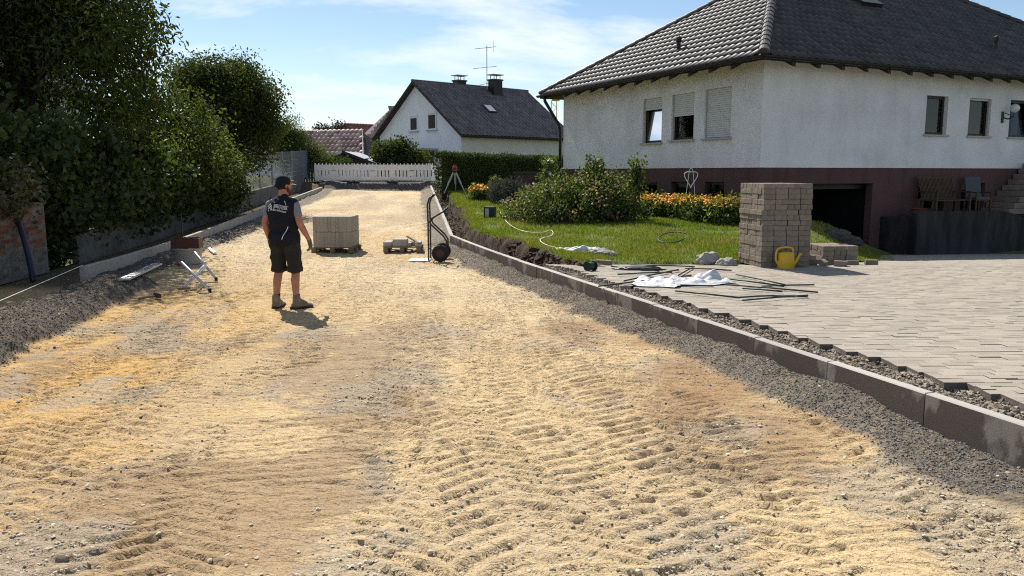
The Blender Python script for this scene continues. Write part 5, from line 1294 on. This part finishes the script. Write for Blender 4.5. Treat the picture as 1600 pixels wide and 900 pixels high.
flat_print('emblem', [[RO(p) for p in q] for q in ([(-.16, .012), (-.138, .04), (-.126, .028), (-.146, .004)], [(-.134, .045), (-.116, .07), (-.104, .05), (-.122, .033)], [(-.14, -.004), (-.12, .022), (-.108, .010), (-.13, -.018)], [(-.116, .026), (-.096, .048), (-.086, .03), (-.104, .012)], [(-.102, .004), (-.086, .022), (-.078, -.02), (-.094, -.028)], [(-.136, -.03), (-.128, -.02), (-.118, -.034), (-.128, -.044)])], M['print'])
flat_print('piping', [[(.085, 1.46), (.093, 1.462), (.125, 1.405), (.117, 1.402)]] + [[(.058 + .0115 * i, .955 + .028 * i), (.068 + .0115 * i, .955 + .028 * i), (.068 + .0115 * (i + 1), .955 + .028 * (i + 1)), (.058 + .0115 * (i + 1), .955 + .028 * (i + 1))] for i in range(6)], M['piping'])
flat_print('piping', [[(-.175, 1.452), (-.13, 1.482), (-.125, 1.476), (-.17, 1.445)]], M['piping'])

# ------------------------------------------------------------------ SITE THINGS
def gz(x, y, fine=False): return float(dirt_h(np.array([float(x)]), np.array([float(y)]), fine)[0])
def lz_(x, y): return float(lawn_h(np.array([float(x)]), np.array([float(y)]))[0])
# paver stack
def paver_block(name, label, cat, loc, rz, nx, ny, layers, missing=0):
    r_ = thing(name, label, cat, loc, rz); a, b_, c_ = .200, .100, .080
    # footprint in bundles of 2x? pavers laid alternately
    shell = []; hid = []
    wx, wy = nx * a, ny * a
    for l in range(layers):
        ox, oy = random.gauss(0, .006), random.gauss(0, .006)
        for i in range(nx):
            for j in range(ny):
                along = (l * 3 + i * 5 + j * 7 + random.choice([0, 0, 1])) % 2 == 0
                for q in (-1, 1):
                    x = (i + .5) * a - wx / 2 + .012 * (i - nx / 2); y = (j + .5) * a - wy / 2 + .012 * (j - ny / 2)
                    if along: y += q * .05
                    else: x += q * .05
                    vis = i == 0 or j == 0 or i == nx - 1 or l == layers - 1
                    t = (x + ox + random.gauss(0, .003), y + oy + random.gauss(0, .003), (l + 1) * (c_ + .0035), 0 if along else math.pi / 2, i, j, l)
                    if l == layers - 1 and random.random() < missing: continue
                    (shell if vis else hid).append(t)
    shell.sort(key=lambda t: (t[5] > 0) + (t[4] > 0) - 2 * (t[6] == layers - 1) + (0.5 if t[5] > 0 else 0))
    for t in shell[:298]: link('paver', stack_mesh, r_, t[:3], (random.gauss(0, .006), random.gauss(0, .006), t[3] + random.gauss(0, .012)))
    rest_ = shell[298:] + hid
    if rest_:
        m = MB()
        for t in rest_: m.box((t[0], t[1], t[2] - .04), (.196, .098, .079), rz=t[3])
        o = m.build('paver_core', M['paver_s'], r_); o['kind'] = 'stuff'
    return r_
M['paver_s'] = mat('stacked_paver', (.245, .20, .155), .92, (.18, .15, .118), 7, bump=.5, bs=60, rnd=.14)
b = MB(); b.box((0, 0, -.04), (.198, .099, .080), ch=.004); o = b.build('paver', M['paver_s'], fix=True); stack_mesh = o.data; bpy.data.objects.remove(o)
paver_block('paver_stack', 'tall block of stacked grey brown pavers beside the watering can', 'stack', (4.34, 13.24, .295), R(9), 4, 4, 16, .0)
paver_block('paver_stack', 'low block of stacked pavers in front of the garage ramp', 'stack', (5.50, 13.72, .245), R(6), 3, 3, 4, .1)
def loose(lab, x, y, rz, n_=1, tilt=0):
    o = link('paver', stack_mesh, None, (x, y, float(drive_z(y)) + .082 * n_ + .004), (tilt, 0, rz)); tag(o, lab, 'paver', 'loose pavers lying near the stacks')
loose('loose paver lying flat in front of the low stack', 5.35, 12.95, R(-25)); loose('paver lying against the foot of the low stack', 5.66, 13.25, R(4)); loose('loose paver right of the low stack', 6.05, 13.4, R(-8)); loose('lower paver right of the watering can', 4.93, 13.15, R(10)); loose('upper paver right of the watering can', 4.91, 13.17, R(6), 2)
loose('broken paver tilted on edge beyond the watering can', 5.1, 13.0, R(50), 1, R(30)); loose('paver lying left of the tall stack behind the sacks', 3.72, 13.5, R(12)); loose('loose paver beside the white sheet on the lawn edge', 1.42, 13.35, R(25)); loose('paver standing near the green spool', 1.55, 13.2, R(-30), 1)
# watering can
WC = thing('watering_can', 'yellow plastic watering can leaning beside the tall paver stack', 'watering can', (4.36, 12.66, .285), R(4))
m = MB(); m.lathe([(0, .0), (.135, .0), (.14, .012), (.125, .24), (.118, .262), (.06, .275), (0, .28)], (0, 0, 0), 24, sy=.72); m.build('body', M['yellow'], WC, smooth=True)
m = MB(); m.tube(chaikin([(-.125, 0, .07), (-.17, 0, .14), (-.17, 0, .27), (-.13, 0, .335), (-.05, 0, .345), (.05, 0, .345), (.10, 0, .325), (.105, 0, .265)]), .017, 8); m.build('handle', M['yellow'], WC, smooth=True)
m = MB(); m.tube([(.10, 0, .06), (.16, 0, .11), (.215, 0, .215), (.235, 0, .25)], [.035, .028, .02, .024], 10); m.build('spout', M['yellow'], WC, smooth=True)
# crumpled things
def crumple(name, lab, cat, loc, size, m_, seed, rz=0, sub=4, amp=.35, fr=2.2):
    b = bmesh.new(); bmesh.ops.create_icosphere(b, subdivisions=sub, radius=1); v = np.array([p.co[:] for p in b.verts]); f = np.array([[q.index for q in t.verts] for t in b.faces]); b.free()
    k = 1 + amp * (np.abs(vn3(v * fr, seed) - .5) * 2 - .5) + amp * .5 * (np.abs(vn3(v * fr * 2.3, seed + 1) - .5) * 2 - .5) + amp * .2 * (vn3(v * fr * 6, seed + 2) - .5)
    v = v * k[:, None] * np.array(size); v[:, 2] = np.maximum(v[:, 2], -.3 * size[2]) + .3 * size[2]
    o = np_mesh(name, v, f, m_, smooth=True); o.location = loc; o.rotation_euler.z = rz; tag(o, lab, cat); return o
crumple('cement_sack', 'crumpled grey paper sack leaning up left of the tall paver stack', 'sack', (3.30, 13.35, .29), (.24, .15, .17), M['sack'], 3, R(20))
crumple('cement_sack', 'flatter crumpled grey sack lying at the foot of the tall paver stack', 'sack', (3.53, 13.1, .285), (.19, .13, .10), M['sack'], 9, R(-15))
crumple('cement_sack', 'grey rolled up sack at the right end of the white sheet', 'sack', (1.62, 14.25, .31), (.30, .13, .12), M['sack'], 15, R(-35))
def cloth(name, lab, cat, c, sx_, sy_, rz, m_, seed, hump, zf):
    n_ = 56; X, Y = np.meshgrid(np.linspace(-1, 1, n_), np.linspace(-1, 1, n_)); ed = 1 + .25 * (fbm(np.arctan2(Y, X) * 1.5 + 9, X * 0, seed, 3) - .5)
    x, y = X * sx_ * ed, Y * sy_ * ed; ct, st2 = math.cos(rz), math.sin(rz); wx_, wy_ = c[0] + x * ct - y * st2, c[1] + x * st2 + y * ct
    r1 = np.abs(fbm(X * 1.6 + seed, Y * 1.6, seed, 3) - .5) * 2
    r2 = np.abs(fbm(X * 4 + seed, Y * 4, seed + 3, 3) - .5) * 2
    Z = zf(wx_, wy_) + .012 + (hump * (.55 * np.exp(-((X - .1) ** 2 / .16 + Y ** 2 / .30)) + .75 * np.exp(-((X - .55) ** 2 / .12 + (Y - .1) ** 2 / .35))) + .05) * (.25 + 1.5 * r1 + .5 * r2) * sst(1.02, .7, np.maximum(abs(X), abs(Y)))
    msk = (np.maximum(abs(X), abs(Y)) < .98) & (X ** 2 + Y ** 2 < 1.25 + .5 * (vn(X * 2, Y * 2, seed) - .5))
    o = grid(name, wx_, wy_, Z, m_, mask=msk); tag(o, lab, cat); return o
dzf = lambda x, y: drive_z(y) + 0 * x
cloth('plastic_sheet', 'crumpled white plastic sheet heaped on the paving among green rods', 'sheet', (2.52, 10.95, 0), .52, .34, R(12), M['sheet'], 4, .085, dzf)
cloth('plastic_sheet', 'flat white plastic film under the green rods near the kerb', 'sheet', (2.0, 10.85, 0), .36, .40, R(-15), M['sheet'], 14, .02, dzf)
cloth('plastic_sheet', 'long white plastic sheet lying on the lawn edge', 'sheet', (1.22, 14.75, 0), .50, .20, R(-14), M['sheet'], 24, .06, lawn_h)
# green rods
rods = [((985, 414), (1085, 419)), ((1085, 419), (1060, 434)), ((1070, 423), (1143, 424)), ((965, 430), (1050, 428)), ((975, 442), (1060, 425)), ((1000, 436), (1110, 441)), ((1020, 447), (1115, 450)), ((1055, 458), (1155, 470)), ((1155, 470), (1210, 464)), ((1210, 464), (1262, 467)), ((1160, 473), (1262, 466)), ((1120, 438), (1225, 449)), ((1130, 446), (1278, 460)), ((1160, 454), (1222, 460)), ((955, 420), (1030, 425)), ((1190, 449), (1272, 448)), ((1150, 432), (1226, 449)), ((935, 452), (1080, 432))]
RODL = ['longest straight green rod behind the white sheet, towards the lawn edge', 'short green rod slanting back to the left from the far corner of the bent rod', 'straight green rod just behind the peak of the white sheet', 'green rod lying across the flat white film, rearmost of three', 'green rod rising steeply across the flat film to the right', 'green rod passing under the left side of the white sheet',
        'green rod in front of the white sheet touching its near edge', 'left arm of the three part bent rod nearest the viewer', 'middle arm of the three part bent rod nearest the viewer', 'right arm of the three part bent rod nearest the viewer', 'thin green rod crossing the bent rod low on its right', 'green rod leaving the right side of the white sheet at a slant', 'longest green rod reaching farthest right over the paving', 'short green rod lying below the rods right of the white sheet',
        'short green rod beside the dark tarpaulin and green spool', 'green rod ending farthest right with a level lie', 'green rod close behind the right rods, starting at the sheet peak', 'green rod lying nearest the kerb across the flat film']
for i, (a, b_) in enumerate(rods):
    p, q = atz(*a, .29), atz(*b_, .29); p.z = float(drive_z(p.y)) + .012 + .012 * (i % 3); q.z = float(drive_z(q.y)) + .012 + .010 * ((i + 1) % 3)
    m = MB(); m.tube([p, p.lerp(q, .5) + Vector((0, 0, .004)), q], .011, 6); o = m.build('rod', M['greenrod'], smooth=True)
    tag(o, RODL[i], 'rod', 'thin green rods scattered on the paving')
SP = thing('cable_spool', 'dark green cable spool at the paving corner behind the kerb', 'spool', (1.22, 12.35, .285), R(35))
for x in (-.07, .07):
    m = MB(); m.tube([(x - .008, 0, .08), (x + .008, 0, .08)], .08, 18); m.build('flange', M['green'], SP)
m = MB(); m.tube([(-.06, 0, .08), (.06, 0, .08)], .06, 16); m.build('winding', M['greenrod'], SP, smooth=True)
crumple('tarpaulin', 'dark crumpled tarpaulin strip on the paving beside the green spool', 'tarpaulin', (2.0, 12.45, .285), (.42, .10, .06), M['steel'], 31, R(-8))
crumple('rubble_heap', 'long grey heap of rubble on the grass bank before the garage', 'heap', (7.2, 17.8, .16), (.55, .30, .34), M['stonegrey'], 41, R(-38), sub=5, amp=.42, fr=2.8)
# garden bits
HO = MB(); HO.tube([(.28 * math.cos(t), .28 * math.sin(t) * .9, .03 + .09 * (1 + math.sin(t + .6))) for t in np.linspace(.3, 5.6, 26)], .012, 6); o = HO.build('hose', M['bluepipe'], smooth=True); o.location = (3.2, 15.95, lz_(3.2, 15.95)); tag(o, 'looped piece of grey hose sticking up from the lawn', 'hose')
pts = [(782, 345), (790, 356), (810, 366), (845, 370), (862, 364), (866, 372), (840, 376), (852, 383), (880, 388)]
m = MB(); m.tube(chaikin([Vector((p.x, p.y, lz_(p.x, p.y) + .04)) for p in (atz(u, v, .42) for u, v in pts)]), .008, 5); o = m.build('cord', M['string'], smooth=True); tag(o, 'white cord trailing over the lawn from the green box to the white sheet', 'cord')
BX = thing('junction_box', 'dark green box standing on the lawn edge beside the rose bush', 'box', (-.6, 21.9, lz_(-.6, 21.9) - .03), R(-8))
m = MB(); m.box((0, 0, .17), (.30, .26, .34), ch=.015); m.build('housing', M['green'], BX); m = MB(); m.box((-.06, -.135, .17), (.10, .012, .24)); m.build('front_panel', M['galv'], BX)
for x in (-.14, .14):
    m = MB(); m.box((x, -.132, .17), (.018, .01, .34)); m.build('edge_strip', M['steel'], BX)
# laser level on tripod
zt = lz_(-2.2, 31.5)
TP = thing('laser_tripod', 'red levelling laser on a grey tripod standing on the lawn', 'tripod', (-2.22, 31.4, zt), 0)
for i, a in enumerate((205, 335, 90)):
    e_ = Vector((.46 * math.cos(R(a)), .46 * math.sin(R(a)), 0)); m = MB(); m.tube([(e_.x * .12, e_.y * .12, .82), (e_.x * .6, e_.y * .6, .38)], .035, 6); lg = m.build('leg', M['galv'], TP); m = MB(); m.tube([e_ * .58 + Vector((0, 0, .39)), e_], [.024, .015], 6); m.build('leg_tip', M['alu'], lg)
m = MB(); m.tube([(0, 0, .80), (0, 0, .86)], .08, 10); m.build('head_plate', M['steel'], TP); m = MB(); m.box((0, 0, .98), (.19, .17, .20), ch=.03); lh = m.build('laser', M['redlaser'], TP); m = MB(); m.tube([(0, 0, 1.08), (0, 0, 1.15)], .06, 10); m.build('beacon', M['room'], lh); m = MB(); m.box((0, -.09, .95), (.12, .015, .08)); m.build('control_panel', M['steel'], lh)
# hand truck
HT = thing('hand_truck', 'black two wheeled sack truck standing beside the bend of the kerb', 'hand truck', (-1.68, 16.05, gz(-1.68, 16.05)), R(0))
# seen from the side: frame plane along world y-ish, toe plate to the left
for y in (-.0, .42):
    m = MB(); m.tube([(0, y, .02), (.0, y, .75), (-.01, y, 1.15), (.03, y, 1.27), (.10, y, 1.33)], .017, 8); m.build('upright', M['steel'], HT, smooth=True)
    m = MB(); m.tube([(.36, y, 1.07), (.30, y, 1.0), (.06, y, .86), (.03, y, .80), (.06, y, .74), (.30, y, .52), (.36, y, .42), (.36, y, .12)], .017, 8); m.build('brace', M['steel'], HT, smooth=True)
    m = MB(); m.lathe([(.03, -.035), (.10, -.035), (.14, -.05), (.165, -.04), (.172, 0), (.165, .04), (.14, .05), (.10, .035), (.03, .035)], (0, 0, 0), 22); m.v = [(x + .24, z + y + (-.075 if y < .2 else .075), yy + .172) for x, yy, z in m.v]; wh = m.build('wheel', M['rubber'], HT, smooth=True)
    m = MB(); m.tube([(.24, y + (-.115 if y < .2 else .115), .172), (.24, y + (-.03 if y < .2 else .03), .172)], .085, 14); m.build('rim', M['redtray'], wh)
for z in (.25, .62, 1.0):
    m = MB(); m.tube([(0, 0, z), (0, .42, z)], .013, 6); m.build('crossbar', M['steel'], HT)
m = MB(); m.tube([(.10, 0, 1.33), (.10, .42, 1.33)], .018, 8); m.build('handlebar', M['rubber'], HT); m = MB(); m.tube([(.24, -.12, .172), (.24, .54, .172)], .014, 8); m.build('axle', M['steel'], HT)
m = MB(); m.box((-.20, .21, .015), (.42, .50, .012)); m.build('toe_plate', M['alu'], HT)
# pallets
def pallet(lab, loc, rz, L_, Wd, M_=None):
    r_ = thing('pallet', lab, 'pallet', loc, rz)
    for x in (-L_ / 2 + .05, 0, L_ / 2 - .05):
        for y in (-Wd / 2 + .05, 0, Wd / 2 - .05):
            m = MB(); m.box((x, y, .061), (.10, .10, .078)); m.build('block', M['wood'], r_)
        m = MB(); m.box((x, 0, .011), (.10, Wd, .022)); m.build('bottom_board', M['wood'], r_)
    for i in range(5):
        m = MB(); m.box((0, -Wd / 2 + .05 + i * (Wd - .1) / 4, .111), (L_, .10, .021)); m.build('deck_board', M['wood'], r_)
    return r_
px_, py_ = -3.92, 17.85; pz = gz(px_, py_)
pallet('wooden pallet carrying the tall stack of kerb stones', (px_, py_, pz), R(-2), .92, .84)
KS = thing('kerb_stone_stack', 'tall stack of new concrete kerb stones standing on a pallet', 'stack', (px_, py_, pz + .123), R(-2))
nk = 10
M['kerbnew'] = mat('new_kerb_stone', (.36, .32, .265), .9, (.30, .265, .215), 6, bump=.3, bs=60, rnd=.07)
for lay, (z0, h) in enumerate(((0, .33), (.338, .33))):
    b = MB(); b.box((0, 0, h / 2), (.082, .80, h), ch=.007); o = b.build('kerb_stone', M['kerbnew'], fix=True); sm_ = o.data; bpy.data.objects.remove(o)
    for i in range(nk): link('kerb_stone', sm_, KS, (-.40 + (i + .5) * .80 / nk * 1.04 - .016, random.gauss(0, .008), z0), (0, 0, random.gauss(0, .004)))
px_, py_ = -2.42, 17.85; pz = gz(px_, py_)
pallet('low wooden pallet with a few leftover blocks near the sack truck', (px_, py_, pz), R(2), .82, .8)
for i, (x, y, z, sx_, sy_, sz_, rz, lab) in enumerate(((-.32, -.1, .123, .17, .5, .10, 0, 'left kerb offcut lying on the low pallet'), (-.05, -.15, .123, .3, .4, .16, 2, 'thick concrete block in the middle of the low pallet'), (.15, -.05, .123, .12, .5, .08, -6, 'narrow kerb offcut beside the thick block on the low pallet'), (.34, -.1, .123, .14, .5, .10, 4, 'right kerb offcut lying on the low pallet'))):
    b = MB(); b.box((0, 0, sz_ / 2), (sx_, sy_, sz_), ch=.008); o = b.build('concrete_block', M['concrete'], fix=True); o.location = (px_ + x, py_ + y, pz + z); o.rotation_euler.z = R(rz); tag(o, lab, 'block', 'blocks left on the low pallet')
b = MB(); b.box((0, 0, 0), (.05, .75, .025)); o = b.build('wooden_slat', M['wood']); o.location = (px_ + .22, py_ - .05, pz + .25); o.rotation_euler = (R(8), 0, R(28)); tag(o, 'pale wooden slat lying across the blocks of the low pallet', 'slat')
# trestle, straightedge, trowel, tub, string line, pipe
TS_ = thing('trestle', 'folding aluminium trestle frame standing on the dirt beside the kerb', 'trestle', (-4.85, 12.6, gz(-4.85, 12.6)), 0)
def tl(u, v, y): return aty(u, v, y) - Vector(TS_.location)
fa, fb, fc = Vector((-4.60, 12.05, .0)), Vector((-4.98, 13.35, 0)), Vector((-5.10, 12.3, .0))
A1 = tl(284, 410, 12.35); B1 = tl(304, 394, 13.6); C1 = tl(321, 416, 13.05)
LO = Vector(TS_.location)
m = MB(); m.tube([fa - LO + Vector((0, 0, .03)), A1, A1 + Vector((-.035, .0, -.02))], .022, 8); l_ = m.build('leg', M['alu'], TS_, smooth=True)
m = MB(); m.tube([A1 + Vector((-.03, 0, -.02)), A1 + Vector((-.06, 0, -.05))], .027, 8); m.build('rubber_cap', M['redtray'], l_); m = MB(); m.tube([fa - LO + Vector((0, 0, .06)), fa - LO], .027, 8); m.build('rubber_foot', M['rubber'], l_)
m = MB(); m.tube([fb - LO + Vector((0, 0, .03)), B1, B1 + Vector((-.05, .0, -.03))], .022, 8); l_ = m.build('leg', M['alu'], TS_, smooth=True); m = MB(); m.tube([fb - LO + Vector((0, 0, .06)), fb - LO], .027, 8); m.build('rubber_foot', M['rubber'], l_)
m = MB(); m.tube([fc - LO + Vector((0, 0, .04)), C1], .026, 8); m.build('hinge_bar', M['alu'], TS_, smooth=True)
m = MB(); m.tube([(fa - LO).lerp(A1, .55), (fb - LO).lerp(B1, .55)], .016, 6); m.build('crossbar', M['alu'], TS_)
m = MB(); m.box(fc - LO + Vector((0, 0, .025)), (.17, .1, .03), rz=.5); m.build('foot_plate', M['wood'], TS_)
p, q = Vector((-5.88, 12.02, 0)), Vector((-6.28, 14.1, 0)); zz = max(gz(p.x, p.y), gz(q.x, q.y))
SE = thing('straightedge', 'long aluminium straightedge board lying on the dirt by the gravel strip', 'straightedge', (0, 0, 0)); d = (q - p).normalized(); n_ = Vector((-d.y, d.x, 0)); L_ = (q - p).length
m = MB(); p.z = gz(p.x, p.y) + .055; m.holed(p - n_ * .075, d, n_, Vector((0, 0, -1)), L_, .15, [(.16, .28, .055, .095), (L_ - .28, L_ - .16, .055, .095)], th=.03); o = m.build('board', M['alu'], SE)
for i, t in enumerate((.36, .5, .64)):
    b = MB(); b.box(p + d * (L_ * t) + Vector((0, 0, .002)), (.22 if i != 1 else .12, .05, .003), rz=math.atan2(d.y, d.x)); b.build('printed_band', M['galv'], SE)
TW_ = thing('brick_hammer', 'small mason hammer with wooden handle lying on the dirt', 'hammer', (-5.22, 11.35, gz(-5.22, 11.35) + .025), R(38))
m = MB(); m.tube([(-.14, 0, 0), (.10, 0, .02)], [.016, .013], 8); m.build('handle', M['wood'], TW_); m = MB(); m.box((.12, 0, .03), (.06, .20, .06), ch=.012); m.build('head', M['steel'], TW_)
TB = thing('mortar_tub', 'round pale grey mortar tub beside the left kerb', 'tub', (-6.35, 15.6, gz(-6.35, 15.6)), 0)
m = MB(); m.lathe([(0, 0.01), (.22, 0), (.23, .02), (.29, .30), (.31, .305), (.31, .32), (.28, .315), (.21, .04), (0, .035)], (0, 0, 0), 24); m.build('tub_shell', M['greytub'], TB, smooth=True)
TY = thing('tray', 'dark red rectangular tray resting on the grey mortar tub', 'tray', (-6.33, 15.55, gz(-6.35, 15.6) + .321), R(8))
m = MB(); m.box((0, 0, .006), (.52, .36, .012)); m.build('tray_base', M['redtray'], TY)
for c_, s_ in (((-.255, 0, .10), (.012, .36, .18)), ((.255, 0, .10), (.012, .36, .18)), ((0, -.175, .10), (.498, .012, .18)), ((0, .175, .10), (.498, .012, .18))):
    m = MB(); m.box(c_, s_); m.build('tray_side', M['redtray'], TY)
m = MB(); m.tube([(-6.62, 16.05, .0), (-6.62, 16.05, .98)], .012, 6); o = m.build('steel_pin', M['steel']); tag(o, 'thin dark steel line pin standing behind the red tray', 'pin')
b = MB(); b.box((0, 0, 0), (.07, .85, .03), ch=.006); o = b.build('metal_strip', M['alu'], fix=True); o.location = (-6.55, 17.4, gz(-6.55, 17.4) + .05); o.rotation_euler = (R(2), R(-12), R(28)); tag(o, 'short bright metal strip lying on the gravel by the left kerb', 'strip')
m = MB(); pts = [Vector((-6.97, 12.9, .315)), Vector((-6.5, 11.0, .30)), Vector((-5.9, 8.6, .285)), Vector((-5.3, 6.2, .27))]; m.tube(pts, .0055, 5); o = m.build('string_line', M['string']); tag(o, 'taut pale string line running from the left kerb end', 'string')
m = MB(); P0 = on_wall(13.35, .02); m.tube(chaikin([P0 + Vector((-.25, .3, 1.25)), P0 + Vector((-.02, .1, 1.05)), P0 + Vector((.12, 0, .75)), P0 + Vector((.22, -.05, .35)), P0 + Vector((.27, -.08, .0))]), .045, 10); o = m.build('drain_pipe', M['bluepipe'], smooth=True); tag(o, 'dark blue flexible pipe hanging down the brick wall', 'pipe')
